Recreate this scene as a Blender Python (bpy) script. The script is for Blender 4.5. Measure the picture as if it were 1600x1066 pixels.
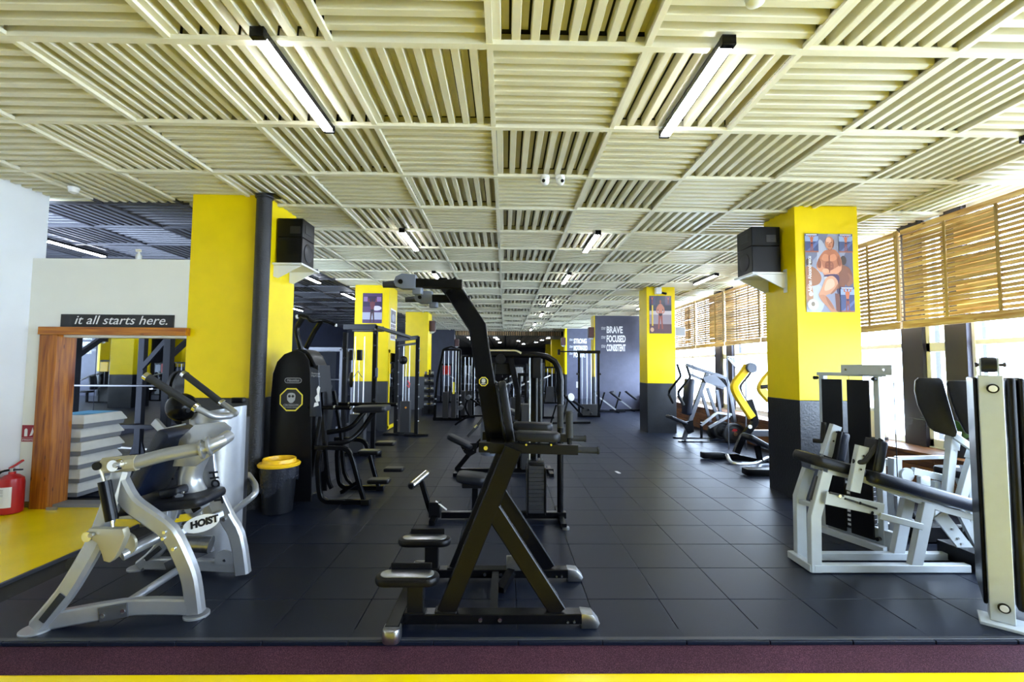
import bpy, bmesh, math, random
from mathutils import Vector, Matrix
random.seed(7)
sc = bpy.context.scene
for o in list(bpy.data.objects): bpy.data.objects.remove(o)
C = sc.collection
# ---------------------------------------------------------------- camera
def look(pitch, yaw, roll):
    f = Vector((math.sin(yaw)*math.cos(pitch), math.cos(yaw)*math.cos(pitch), math.sin(pitch)))
    r = Vector((math.cos(yaw), -math.sin(yaw), 0)); u = r.cross(f)
    r2 = r*math.cos(roll)+u*math.sin(roll); u2 = -r*math.sin(roll)+u*math.cos(roll)
    m = Matrix.Identity(4)
    for i in range(3): m[i][0], m[i][1], m[i][2] = r2[i], u2[i], -f[i]
    return m
cam = bpy.data.cameras.new('camera'); camo = bpy.data.objects.new('camera', cam); C.objects.link(camo)
cam.sensor_width = 36; cam.lens = 36*716.2/1600; cam.clip_start = .05; cam.clip_end = 300
m = look(.0561, .0147, .0070); m.translation = (0, 0, 1.62); camo.matrix_world = m
sc.camera = camo
# ---------------------------------------------------------------- daylight and exposure
world = bpy.data.worlds.new('sky'); sc.world = world; world.use_nodes = True
bg = world.node_tree.nodes['Background']; bg.inputs[0].default_value = (.62, .77, 1, 1); bg.inputs[1].default_value = 12.5
def portal(name, loc, rot, sx, sy):
    l = bpy.data.lights.new(name, 'AREA'); l.shape = 'RECTANGLE'; l.size = sx; l.size_y = sy
    l.cycles.is_portal = True
    o = bpy.data.objects.new(name, l); C.objects.link(o); o.location = loc; o.rotation_euler = rot
portal('window_portal', (5.95, 9.0, 2.1), (0, math.radians(90), 0), 3.0, 29.2)
sc.view_settings.view_transform = 'Standard'; sc.view_settings.look = 'None'
sc.view_settings.gamma = 1; sc.view_settings.use_curve_mapping = False
sc.view_settings.exposure = 1.02
LAMP = 30.0
# ---------------------------------------------------------------- materials
def srgb(h):
    h = h.lstrip('#'); v = [int(h[i:i+2], 16)/255 for i in (0, 2, 4)]
    return tuple(x/12.92 if x <= .04045 else ((x+.055)/1.055)**2.4 for x in v)
MATS = {}
def mat(name, col, rough=.5, metal=0., noise=0., scale=20., bump=0., bscale=60., coat=0., alpha=1, spec=.5, stretch=(1, 1, 1), emit=0):
    if name in MATS: return MATS[name]
    m = bpy.data.materials.new(name); m.use_nodes = True; nt = m.node_tree; b = nt.nodes['Principled BSDF']
    if isinstance(col, str): col = srgb(col)
    b.inputs['Base Color'].default_value = (*col, 1); b.inputs['Roughness'].default_value = rough; b.inputs['Metallic'].default_value = metal
    b.inputs['Coat Weight'].default_value = coat; b.inputs['Specular IOR Level'].default_value = spec
    if emit: b.inputs['Emission Color'].default_value = (*col, 1); b.inputs['Emission Strength'].default_value = emit
    if noise or bump:
        tc = nt.nodes.new('ShaderNodeTexCoord'); mp = nt.nodes.new('ShaderNodeMapping'); mp.inputs['Scale'].default_value = stretch
        nt.links.new(tc.outputs['Object'], mp.inputs[0])
    if noise:
        n = nt.nodes.new('ShaderNodeTexNoise'); n.inputs['Scale'].default_value = scale; n.inputs['Detail'].default_value = 5
        nt.links.new(mp.outputs[0], n.inputs['Vector'])
        r = nt.nodes.new('ShaderNodeValToRGB')
        r.color_ramp.elements[0].position = .3; r.color_ramp.elements[1].position = .7
        r.color_ramp.elements[0].color = (*[max(0, c*(1-noise)) for c in col], 1); r.color_ramp.elements[1].color = (*[min(1, c*(1+noise)) for c in col], 1)
        nt.links.new(n.outputs[0], r.inputs[0]); nt.links.new(r.outputs[0], b.inputs['Base Color'])
    if bump:
        n2 = nt.nodes.new('ShaderNodeTexNoise'); n2.inputs['Scale'].default_value = bscale; n2.inputs['Detail'].default_value = 3
        nt.links.new(mp.outputs[0], n2.inputs['Vector'])
        bp = nt.nodes.new('ShaderNodeBump'); bp.inputs['Strength'].default_value = bump; bp.inputs['Distance'].default_value = .01
        nt.links.new(n2.outputs[0], bp.inputs['Height']); nt.links.new(bp.outputs[0], b.inputs['Normal'])
    MATS[name] = m; return m
def speckled(name, base, speck, rough, amount=.62, scale=260, bump=.25):
    m = mat(name, base, rough); nt = m.node_tree; b = nt.nodes['Principled BSDF']
    tc = nt.nodes.new('ShaderNodeTexCoord'); n = nt.nodes.new('ShaderNodeTexNoise'); n.inputs['Scale'].default_value = scale; n.inputs['Detail'].default_value = 2
    nt.links.new(tc.outputs['Object'], n.inputs['Vector'])
    n3 = nt.nodes.new('ShaderNodeTexNoise'); n3.inputs['Scale'].default_value = 3.; n3.inputs['Detail'].default_value = 4
    nt.links.new(tc.outputs['Object'], n3.inputs['Vector'])
    r = nt.nodes.new('ShaderNodeValToRGB'); r.color_ramp.elements[0].position = amount; r.color_ramp.elements[1].position = amount+.12
    r.color_ramp.elements[0].color = (*base, 1); r.color_ramp.elements[1].color = (*speck, 1)
    mx = nt.nodes.new('ShaderNodeMix'); mx.data_type = 'RGBA'; mx.blend_type = 'MULTIPLY'; mx.inputs[0].default_value = .5
    nt.links.new(n.outputs[0], r.inputs[0]); nt.links.new(r.outputs[0], mx.inputs[6])
    nt.links.new(n3.outputs[0], mx.inputs[7]); nt.links.new(mx.outputs[2], b.inputs['Base Color'])
    bp = nt.nodes.new('ShaderNodeBump'); bp.inputs['Strength'].default_value = bump; bp.inputs['Distance'].default_value = .004
    nt.links.new(n.outputs[0], bp.inputs['Height']); nt.links.new(bp.outputs[0], b.inputs['Normal'])
    b.inputs['Specular IOR Level'].default_value = .22
    return m
def wood(name, dark, light, axis=1, rough=.55, scale=2.2):
    m = mat(name, light, rough); nt = m.node_tree; b = nt.nodes['Principled BSDF']
    tc = nt.nodes.new('ShaderNodeTexCoord'); oi = nt.nodes.new('ShaderNodeObjectInfo')
    ad = nt.nodes.new('ShaderNodeVectorMath'); ad.operation = 'ADD'
    ml = nt.nodes.new('ShaderNodeVectorMath'); ml.operation = 'SCALE'; ml.inputs['Scale'].default_value = 37.
    cb = nt.nodes.new('ShaderNodeCombineXYZ'); [nt.links.new(oi.outputs['Random'], cb.inputs[i]) for i in range(3)]
    nt.links.new(cb.outputs[0], ml.inputs[0]); nt.links.new(tc.outputs['Object'], ad.inputs[0]); nt.links.new(ml.outputs[0], ad.inputs[1])
    mp = nt.nodes.new('ShaderNodeMapping'); s = [14., 14., 14.]; s[axis] = .9; mp.inputs['Scale'].default_value = s
    nt.links.new(ad.outputs[0], mp.inputs[0])
    n = nt.nodes.new('ShaderNodeTexNoise'); n.inputs['Scale'].default_value = scale; n.inputs['Detail'].default_value = 6; n.inputs['Distortion'].default_value = .6
    nt.links.new(mp.outputs[0], n.inputs['Vector'])
    r = nt.nodes.new('ShaderNodeValToRGB'); r.color_ramp.elements[0].position = .32; r.color_ramp.elements[1].position = .66
    r.color_ramp.elements[0].color = (*dark, 1); r.color_ramp.elements[1].color = (*light, 1)
    nt.links.new(n.outputs[0], r.inputs[0])
    vo = nt.nodes.new('ShaderNodeTexVoronoi'); vo.inputs['Scale'].default_value = 3.5
    mp2 = nt.nodes.new('ShaderNodeMapping'); s2 = [4., 4., 4.]; s2[axis] = 1.; mp2.inputs['Scale'].default_value = s2
    nt.links.new(ad.outputs[0], mp2.inputs[0]); nt.links.new(mp2.outputs[0], vo.inputs['Vector'])
    kr = nt.nodes.new('ShaderNodeValToRGB'); kr.color_ramp.elements[0].position = .05; kr.color_ramp.elements[1].position = .12
    kr.color_ramp.elements[0].color = (.25, .16, .1, 1); kr.color_ramp.elements[1].color = (1, 1, 1, 1)
    nt.links.new(vo.outputs['Distance'], kr.inputs[0])
    hs = nt.nodes.new('ShaderNodeMapRange'); hs.inputs[3].default_value = .62; hs.inputs[4].default_value = 1.2
    nt.links.new(oi.outputs['Random'], hs.inputs[0])
    mx = nt.nodes.new('ShaderNodeMix'); mx.data_type = 'RGBA'; mx.blend_type = 'MULTIPLY'; mx.inputs[0].default_value = 1
    nt.links.new(r.outputs[0], mx.inputs[6]); nt.links.new(kr.outputs[0], mx.inputs[7])
    hv = nt.nodes.new('ShaderNodeHueSaturation'); nt.links.new(hs.outputs[0], hv.inputs['Value']); nt.links.new(mx.outputs[2], hv.inputs['Color'])
    nt.links.new(hv.outputs[0], b.inputs['Base Color'])
    return m
M = dict(
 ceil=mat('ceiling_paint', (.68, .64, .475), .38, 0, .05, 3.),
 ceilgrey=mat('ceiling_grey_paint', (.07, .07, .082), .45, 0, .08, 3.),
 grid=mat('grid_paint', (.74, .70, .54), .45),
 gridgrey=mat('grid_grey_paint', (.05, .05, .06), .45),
 void=mat('plenum_dark', (.02, .02, .02), .9),
 white=mat('white_wall_paint', (.82, .83, .85), .6, 0, .03, 2., .05, 30),
 cream=mat('cream_wall_paint', (.80, .79, .72), .6, 0, .03, 2., .05, 30),
 yellow=mat('yellow_paint', (.84, .63, .001), .33, 0, .04, 4., .04, 25, spec=.25),
 yellowfloor=mat('yellow_floor_paint', (.90, .66, .0), .25, 0, .05, 3., .02, 20, spec=.3),
 black=mat('black_gloss_paint', (.007, .008, .011), .32, 0, .3, 6., .25, 40),
 slate=mat('slate_wall_paint', (.06, .063, .10), .55, 0, .12, 5., .1, 25),
 navy=mat('navy_wall_paint', (.012, .015, .032), .5, 0, .2, 5.),
 mirror=mat('mirror_glass', (.78, .82, .84), .02, 1.),
 rubber=speckled('rubber_tile', (.0062, .0098, .023), (.019, .028, .055), .40, .62),
 rubberbase=mat('rubber_joint', (.004, .004, .005), .8),
 edge=mat('mat_edge', (.03, .032, .04), .45),
 carpet=speckled('maroon_carpet', (.045, .012, .024), (.15, .055, .085), .95, .5, 300, .6),
 metalframe=mat('white_pvc', (.82, .82, .82), .4),
 darkpost=mat('dark_window_post', (.03, .027, .045), .45),
 pine=wood('pine_slat', srgb('#bc8a50'), srgb('#f0d4a0'), 1, .5),
 pinez=wood('pine_post', srgb('#9a7a48'), srgb('#c9ae78'), 2, .5),
 bench=wood('bench_wood', srgb('#4a2a14'), srgb('#8d5c30'), 1, .42),
 framez=wood('frame_wood_upright', srgb('#8a4208'), srgb('#cf7f1a'), 2, .4),
 framex=wood('frame_wood_beam', srgb('#a05404'), srgb('#d98a10'), 0, .4),
 blackmetal=mat('black_powder_coat', (.003, .003, .004), .36, 0, .2, 60, spec=.22),
 blackgloss=mat('black_satin_metal', (.003, .0031, .004), .25, 0, spec=.18),
 vinyl=mat('black_vinyl', (.005, .0055, .009), .42, 0, .2, 30, .08, 120, spec=.25),
 vinylblue=mat('blue_black_vinyl', (.005, .008, .020), .38, 0, .2, 30, .08, 120, spec=.4),
 silver=mat('silver_paint', (.36, .37, .39), .30, .6, .03, 20),
 champagne=mat('champagne_paint', (.40, .37, .27), .34, .5),
 whitemetal=mat('white_powder_coat', (.46, .50, .53), .33, .05, .03, 15),
 chrome=mat('chrome', (.75, .76, .78), .12, 1.),
 steel=mat('brushed_steel', (.42, .43, .45), .32, 1., .1, 40),
 grip=mat('foam_grip', (.011, .0115, .013), .8, 0, .2, 90, .2, 200),
 greymetal=mat('grey_metallic', (.075, .078, .09), .35, .4),
 bluegrey=mat('blue_grey_plastic', (.10, .115, .16), .45),
 plate=mat('weight_plate_rubber', (.012, .012, .013), .5, 0, .2, 40),
 stack=mat('weight_stack_iron', (.016, .016, .018), .45, 0),
 yellowplastic=mat('yellow_plastic', (.85, .50, .01), .35),
 yellowarm=mat('yellow_enamel', (.86, .58, .01), .28),
 red=mat('red_enamel', (.45, .012, .015), .3),
 redsign=mat('red_print', (.30, .012, .025), .5),
 whiteprint=mat('white_print', (.80, .80, .80), .5),
 greyprint=mat('grey_print', (.35, .35, .36), .5),
 yellowprint=mat('yellow_print', (.80, .65, .05), .5),
 blackprint=mat('black_print', (.01, .01, .012), .5),
 stepgrey=mat('step_plastic', (.60, .60, .58), .5, 0, .06, 8),
 stepdark=mat('step_riser', (.22, .23, .26), .6),
 stepblue=mat('step_top_mat', (.05, .22, .36), .7),
 bag=mat('bin_liner', (.02, .022, .03), .18, 0, .2, 20, .6, 30),
 bin=mat('bin_plastic', (.003, .004, .007), .4, spec=.3),
 brown=mat('brown_speaker_case', (.06, .015, .012), .5),
 leaf=mat('leaf', (.07, .16, .04), .5, 0, .4, 8),
 leafpale=mat('pale_leaf', (.25, .42, .12), .5, 0, .3, 8),
 pot=mat('dark_pot', (.015, .02, .035), .4),
 potcream=mat('cream_pot', (.72, .66, .52), .5),
 plastic=mat('white_plastic', (.75, .75, .75), .4),
 lens=mat('camera_lens', (.01, .01, .012), .1),
 pipe=mat('tarred_pipe', (.010, .010, .012), .25, 0, .3, 20, .8, 90),
 rack=mat('rack_navy_black', (.003, .004, .008), .6, 0, .2, 40, spec=.15),
 pane=None, lamp=None)
def glass_mat():
    m = bpy.data.materials.new('window_glass'); m.use_nodes = True; nt = m.node_tree; nt.nodes.clear()
    o = nt.nodes.new('ShaderNodeOutputMaterial'); t = nt.nodes.new('ShaderNodeBsdfTransparent'); g = nt.nodes.new('ShaderNodeBsdfGlossy')
    t.inputs[0].default_value = (.97, .98, .98, 1); g.inputs['Roughness'].default_value = .02
    f = nt.nodes.new('ShaderNodeLayerWeight'); f.inputs[0].default_value = .5; pw = nt.nodes.new('ShaderNodeMath'); pw.operation = 'POWER'; pw.inputs[1].default_value = 5.
    mu = nt.nodes.new('ShaderNodeMath'); mu.operation = 'MULTIPLY_ADD'; mu.inputs[1].default_value = .5; mu.inputs[2].default_value = .03
    mx = nt.nodes.new('ShaderNodeMixShader')
    nt.links.new(f.outputs['Facing'], pw.inputs[0]); nt.links.new(pw.outputs[0], mu.inputs[0]); nt.links.new(mu.outputs[0], mx.inputs[0])
    nt.links.new(t.outputs[0], mx.inputs[1]); nt.links.new(g.outputs[0], mx.inputs[2]); nt.links.new(mx.outputs[0], o.inputs[0])
    return m
M['pane'] = glass_mat()
def emit_mat(name, col, s):
    m = bpy.data.materials.new(name); m.use_nodes = True; nt = m.node_tree; nt.nodes.clear()
    o = nt.nodes.new('ShaderNodeOutputMaterial'); e = nt.nodes.new('ShaderNodeEmission'); e.inputs[0].default_value = (*col, 1); e.inputs[1].default_value = s
    nt.links.new(e.outputs[0], o.inputs[0]); return m
M['lamp'] = emit_mat('lamp_tube', (.84, .89, 1), LAMP)
# ---------------------------------------------------------------- mesh builder
V = Vector
class MB:
    def __init__(s): s.v = []; s.f = []
    def add(s, vs, fs):
        k = len(s.v); s.v += [tuple(x) for x in vs]; s.f += [tuple(i+k for i in f) for f in fs]; return s
    def box(s, a, b):
        x0, x1 = sorted((a[0], b[0])); y0, y1 = sorted((a[1], b[1])); z0, z1 = sorted((a[2], b[2]))
        return s.add([(x0,y0,z0),(x1,y0,z0),(x1,y1,z0),(x0,y1,z0),(x0,y0,z1),(x1,y0,z1),(x1,y1,z1),(x0,y1,z1)],
                     [(0,3,2,1),(4,5,6,7),(0,1,5,4),(1,2,6,5),(2,3,7,6),(3,0,4,7)])
    def rings(s, rings, cap=True):
        n = len(rings[0]); vs = [p for r in rings for p in r]; fs = []
        for k in range(len(rings)-1):
            for i in range(n): j = (i+1) % n; fs.append((k*n+i, k*n+j, (k+1)*n+j, (k+1)*n+i))
        if cap: fs.append(tuple(range(n-1, -1, -1))); fs.append(tuple((len(rings)-1)*n+i for i in range(n)))
        return s.add(vs, fs)
    def path(s, pts, w, h, nrm=(0, 1, 0), chamfer=0):
        """rectangular bar along pts; w lies across the path in its plane, h along nrm"""
        pts = [V(p) for p in pts]; nrm = V(nrm).normalized(); R = []
        for i, p in enumerate(pts):
            t0 = (pts[i]-pts[i-1]).normalized() if i else None
            t1 = (pts[i+1]-pts[i]).normalized() if i < len(pts)-1 else None
            t = ((t0 or t1)+(t1 or t0)).normalized()
            sd = t.cross(nrm).normalized(); nn = sd.cross(t).normalized()
            k = 1/max(.35, t.dot(t0 or t1)); a = sd*(w/2*k); b = nn*(h/2)
            if chamfer:
                c = chamfer; ca, cb = 1-2*c/w, 1-2*c/h
                R.append([p-a*ca-b, p+a*ca-b, p+a-b*cb, p+a+b*cb, p+a*ca+b, p-a*ca+b, p-a+b*cb, p-a-b*cb])
            else: R.append([p-a-b, p+a-b, p+a+b, p-a+b])
        return s.rings(R)
    def tube(s, pts, r, seg=10, bend=0., r1=None):
        pts = [V(p) for p in pts]
        if bend and len(pts) > 2:
            q = [pts[0]]
            for i in range(1, len(pts)-1):
                a, b, c = pts[i-1], pts[i], pts[i+1]; d0 = (a-b); d1 = (c-b); L = min(bend, d0.length*.49, d1.length*.49)
                p0 = b+d0.normalized()*L; p1 = b+d1.normalized()*L
                for k in range(5): t = k/4; q.append(p0*(1-t)**2+b*2*t*(1-t)+p1*t*t)
            pts = q+[pts[-1]]
        R = []; up = None
        for i, p in enumerate(pts):
            t = (pts[min(i+1, len(pts)-1)]-pts[max(i-1, 0)]).normalized()
            if up is None: up = t.orthogonal().normalized()
            up = (up-t*up.dot(t)).normalized(); sd = t.cross(up)
            rr = r if r1 is None else r+(r1-r)*i/(len(pts)-1)
            R.append([p+(up*math.cos(a)+sd*math.sin(a))*rr for a in [2*math.pi*k/seg for k in range(seg)]])
        return s.rings(R)
    def lathe(s, prof, o=(0, 0, 0), ax=(0, 0, 1), seg=20):
        ax = V(ax).normalized(); e = ax.orthogonal().normalized(); g = ax.cross(e); o = V(o)
        return s.rings([[o+ax*z+(e*math.cos(a)+g*math.sin(a))*max(r, 1e-4) for a in [2*math.pi*k/seg for k in range(seg)]] for r, z in prof])
    def disc(s, c, ax, r, t, seg=20):
        return s.lathe([(r*.96, -t/2), (r, -t/2+t*.15), (r, t/2-t*.15), (r*.96, t/2)], c, ax, seg)
    def slab(s, outline, o, u, v, t, e=0.):
        """outline of (u, v) pairs, given thickness t along u x v, edges rounded by e"""
        o, u, v = V(o), V(u).normalized(), V(v).normalized(); n = u.cross(v).normalized(); v = n.cross(u)
        P = [V((a, b)) for a, b in outline]; N = len(P)
        area = sum(P[i].x*P[(i+1) % N].y-P[(i+1) % N].x*P[i].y for i in range(N))
        if area < 0: P.reverse()
        off = []
        for i in range(N):
            d0 = (P[i]-P[i-1]).normalized(); d1 = (P[(i+1) % N]-P[i]).normalized()
            n0 = V((-d0.y, d0.x)); n1 = V((-d1.y, d1.x)); b = (n0+n1)
            b = b.normalized() if b.length > 1e-6 else n0; off.append(b/max(.4, b.dot(n0)))
        if e: L = [(e, 0), (e*.3, e*.3), (0, e), (0, t-e), (e*.3, t-e*.3), (e, t)]
        else: L = [(0, 0), (0, t)]
        return s.rings([[o+u*(P[i].x+off[i].x*d)+v*(P[i].y+off[i].y*d)+n*z for i in range(N)] for d, z in L])
    def pad(s, c, u, v, su, sv, t, r=.04, e=.015, seg=4):
        """cushion of su x sv centred on c, thickness t centred along u x v"""
        u, v = V(u).normalized(), V(v).normalized(); n = u.cross(v).normalized()
        return s.slab(rrect(su, sv, r, seg), V(c)-n*(t/2), u, v, t, e)
    def ball(s, c, r, seg=14, ring=8, sz=1.):
        return s.lathe([(r*math.sin(math.pi*k/ring), -r*sz*math.cos(math.pi*k/ring)) for k in range(ring+1)], c, (0, 0, 1), seg)
def rrect(w, h, r, seg=4):
    r = min(r, w*.499, h*.499); out = []
    for cx, cy, a0 in ((w/2-r, h/2-r, 0), (-w/2+r, h/2-r, 90), (-w/2+r, -h/2+r, 180), (w/2-r, -h/2+r, 270)):
        for k in range(seg+1):
            a = math.radians(a0+90*k/seg); out.append((cx+r*math.cos(a), cy+r*math.sin(a)))
    return out
def ngon(n, r, a0=0.): return [(r*math.cos(a0+2*math.pi*k/n), r*math.sin(a0+2*math.pi*k/n)) for k in range(n)]
ORG = {}
def link(o, parent=None):
    C.objects.link(o)
    if parent is not None: o.parent = parent
    return o
def tag(o, label=None, cat=None, group=None, kind=None):
    if label: o['label'] = label
    if cat: o['category'] = cat
    if group: o['group'] = group
    if kind: o['kind'] = kind
    return o
def thing(name, label, cat, loc=(0, 0, 0), group=None):
    o = bpy.data.objects.new(name, None); o.empty_display_size = .1; o.location = loc; link(o); ORG[o.name] = V(loc)
    return tag(o, label, cat, group)
def meshdata(name, mb, material, org=V((0, 0, 0)), smooth=35):
    me = bpy.data.meshes.new(name); me.from_pydata([tuple(V(v)-org) for v in mb.v], [], mb.f)
    bm = bmesh.new(); bm.from_mesh(me); bmesh.ops.recalc_face_normals(bm, faces=bm.faces); bm.to_mesh(me); bm.free()
    if smooth:
        me.polygons.foreach_set('use_smooth', [True]*len(me.polygons)); me.set_sharp_from_angle(angle=math.radians(smooth))
    me.materials.append(M[material] if isinstance(material, str) else material)
    return me
def part(name, mb, material, parent=None, bevel=0., label=None, smooth=35, loc=None):
    """one mesh object; with a parent it is that thing's part, without it stands at loc (or its own base) in the scene"""
    if parent is not None: org = ORG[parent.name]
    elif loc is not None: org = V(loc)
    else:
        xs = [v[0] for v in mb.v]; ys = [v[1] for v in mb.v]; zs = [v[2] for v in mb.v]
        org = V(((min(xs)+max(xs))/2, (min(ys)+max(ys))/2, min(zs)))
    o = bpy.data.objects.new(name, meshdata(name, mb, material, org, smooth)); link(o, parent); ORG[o.name] = org
    if parent is None: o.location = org
    if bevel:
        b = o.modifiers.new('bevel', 'BEVEL'); b.width = bevel; b.segments = 2; b.limit_method = 'ANGLE'; b.angle_limit = math.radians(40)
    if label: o['label'] = label
    return o
def struct(name, mb, material, label=None, bevel=0.):
    return tag(part(name, mb, material, None, bevel), label, None, None, 'structure')
def copy_tree(o, parent=None, loc=None, rotz=None, label=None):
    c = o.copy(); link(c, None); c.parent = parent
    if loc is not None: c.location = loc; ORG[c.name] = V(loc)
    if rotz is not None: c.rotation_euler = (0, 0, rotz)
    if label: c['label'] = label
    for ch in list(o.children): copy_tree(ch, c)
    return c
def lettering(name, text, size, o, u, v, material, parent, shear=0., depth=.002, align='LEFT', sx=1., bold=0.):
    cu = bpy.data.curves.new(name, 'FONT'); cu.body = text; cu.size = size; cu.shear = shear; cu.extrude = depth; cu.align_x = align; cu.resolution_u = 3; cu.offset = bold
    t = bpy.data.objects.new(name, cu); C.objects.link(t); dg = bpy.context.evaluated_depsgraph_get()
    me = bpy.data.meshes.new_from_object(t.evaluated_get(dg)); bpy.data.objects.remove(t); bpy.data.curves.remove(cu)
    u, v = V(u).normalized(), V(v).normalized(); n = u.cross(v); org = ORG[parent.name]
    for x in me.vertices: x.co = V(o)+u*(x.co.x*sx)+v*x.co.y+n*x.co.z-org
    me.materials.clear(); me.materials.append(M[material])
    ob = bpy.data.objects.new(name, me); link(ob, parent); ORG[ob.name] = org; return ob

# ================================================================ the room
H = 3.6417; GP = .9958; CX0 = -.1135; CY0 = 2.7798
XL, XR = -8.8, 5.75
# floors
flo = struct('floor', MB().box((-3.69, 2.815, -.12), (6, 44, -.022)).box((XL, 5.55, -.12), (-3.69, 44, -.022)), 'rubberbase', 'black rubber tiled gym floor running to the dark back wall')
tm = meshdata('tile', MB().slab(rrect(.496, .496, .004, 1), (0, 0, -.022), (1, 0, 0), (0, 1, 0), .022, .003), 'rubber', smooth=0)
FX0, FY0 = .5888, 3.7956
cells = []
for i in range(-19, 11):
    for j in range(-2, 78):
        x, y = FX0+i*.5+.25, FY0+j*.5+.25
        if y < 2.83+.1 or x > 5.7: continue
        if x < -3.6 and y < 5.6: continue
        cells.append((x, y))
def inview(x, y): return abs(x) < y*1.15+.3 and not (x < -3.3 and y < 12) and not (x > 5.1)
near = sorted([c for c in cells if inview(*c)], key=lambda c: c[1])[:300]
ns = set(near)
for x, y in near:
    o = bpy.data.objects.new('tile', tm); link(o, flo); o.location = V((x, y, random.uniform(-.0008, .0008)))-ORG[flo.name]; ORG[o.name] = ORG[flo.name]
b = MB()
for x, y in cells:
    if (x, y) not in ns: b.slab(rrect(.496, .496, .004, 1), (x, y, -.022), (1, 0, 0), (0, 1, 0), .022)
b.box((-3.68, 2.835, -.022), (6, 2.93, -.0005))
tag(part('rubber_tiles', b, 'rubber', flo, smooth=0), kind='stuff')
part('mat_edge', MB().path([(-3.69, 2.828, -.012), (6, 2.828, -.012)], .028, .03, (0, 0, 1)).path([(-3.692, 2.81, -.012), (-3.692, 5.5, -.012)], .028, .03, (0, 0, 1)), 'edge', flo, .002)
struct('floor_yellow', MB().box((-5.75, -6, -.12), (6, 2.565, -.03)).box((-5.75, 2.56, -.12), (-3.704, 5.5, -.03)), 'yellowfloor', 'glossy yellow painted floor beside the rubber mat and before the carpet strip')
struct('floor_carpet', MB().box((-3.7, 2.56, -.12), (6, 2.815, -.025)), 'carpet', 'maroon carpet strip along the front edge of the rubber mat')
# ceiling : corrugated sheet panels in a bar grid
cei = struct('ceiling', MB().box((XL-.1, -6, H+.12), (XR+.25, 26.3, H+.3)), 'void', 'ceiling of corrugated metal panels laid in a light grid')
def sheet(n=8, dep=.075):
    b = MB(); w = GP-.034; p = w/n; y = GP/2-.012
    for k in range(n):
        x = -w/2+k*p; q = [(x, dep), (x+p*.02, dep*.1), (x+p*.05, 0), (x+p*.45, 0), (x+p*.48, dep*.1), (x+p*.51, dep), (x+p*(.88 if k < n-1 else 1), dep)]+([] if k < n-1 else [(x+p, .004)])
        for (a, za), (c, zc) in zip(q, q[1:]):
            b.add([(a, -y, za), (c, -y, zc), (c, y, zc), (a, y, za)], [(0, 1, 2, 3)])
    return b
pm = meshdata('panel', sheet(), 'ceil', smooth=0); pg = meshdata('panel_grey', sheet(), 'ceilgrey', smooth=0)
LROWS = (0, 4, 7, 11, 14, 18, 21)
def longit(c, r): return (c+r) % 2 == 1 or (c in (-2, 1) and r in LROWS)
pan = []
for c in range(-9, 6):
    for r in range(-9, 24):
        x, y = CX0+(c+.5)*GP, CY0+(r+.5)*GP
        if x < -5.7 and y < 5.5: continue
        pan.append((x, y, c, r))
vis = sorted([p for p in pan if p[1] > 1.7 and abs(p[0]) < p[1]*1.15+1.2], key=lambda p: p[1])[:300]
vs = set(vis); rest = {0: MB(), 1: MB()}
for p in pan:
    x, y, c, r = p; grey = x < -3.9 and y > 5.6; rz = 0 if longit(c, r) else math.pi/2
    z = H+.012+random.uniform(0, .006); jx, jy = random.uniform(-.006, .006), random.uniform(-.006, .006)
    if p in vs:
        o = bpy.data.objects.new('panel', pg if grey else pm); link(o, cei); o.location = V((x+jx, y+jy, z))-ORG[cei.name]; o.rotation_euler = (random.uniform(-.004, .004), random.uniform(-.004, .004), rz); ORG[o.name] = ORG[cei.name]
    else:
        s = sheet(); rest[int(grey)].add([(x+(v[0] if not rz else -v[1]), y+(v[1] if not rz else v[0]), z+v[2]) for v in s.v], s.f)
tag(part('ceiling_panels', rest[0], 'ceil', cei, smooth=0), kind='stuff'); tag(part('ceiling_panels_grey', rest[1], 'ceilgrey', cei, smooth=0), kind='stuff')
for r in range(-8, 25):
    y = CY0+r*GP; b = MB(); g = MB()
    xa = -5.6 if y < 5.5 else -4.0
    b.box((xa, y-.025, H-.012), (XR, y+.025, H+.02))
    part('grid_bar', b, 'grid', cei)
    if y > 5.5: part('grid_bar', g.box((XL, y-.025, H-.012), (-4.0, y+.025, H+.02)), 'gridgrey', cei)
for c in range(-9, 7):
    x = CX0+c*GP; y0 = -6 if x > -5.7 else 5.6
    for k, (a, e) in enumerate(((y0, 26.3),)):
        gr = x < -3.9
        if gr and x > -5.7: part('grid_bar', MB().box((x-.02, -6, H-.008), (x+.02, 5.6, H+.02)), 'grid', cei); a = 5.6
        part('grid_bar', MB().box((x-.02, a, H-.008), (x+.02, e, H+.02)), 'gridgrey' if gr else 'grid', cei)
# lowered ceiling of the rear hall with its slatted fascia
low = struct('ceiling_rear', MB().box((-9, 26.3, 3.46), (9, 43, 3.6)), 'void', 'lower brown ceiling of the rear hall')
b = MB()
for i in range(-9, 9):
    for j in range(16):
        b.box((i*1.0+.03, 26.4+j+.03, 3.40), (i*1.0+.97, 26.4+j+.45, 3.47))
        for k in range(6): b.box((i+.05+k*.16, 26.4+j+.5, 3.41), (i+.13+k*.16, 26.4+j+.97, 3.47))
tag(part('rear_panels', b, mat('rear_ceiling_paint', (.40, .36, .30), .5), low, smooth=0), kind='stuff')
part('fascia_board', MB().box((-9, 26.3, 3.40), (9, 26.36, H+.3)), 'void', low)
for k in range(58): part('fascia_slat', MB().box((-2.84+k*.105, 26.24, 3.41), (-2.785+k*.105, 26.299, 3.64)), 'pine', low)
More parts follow.
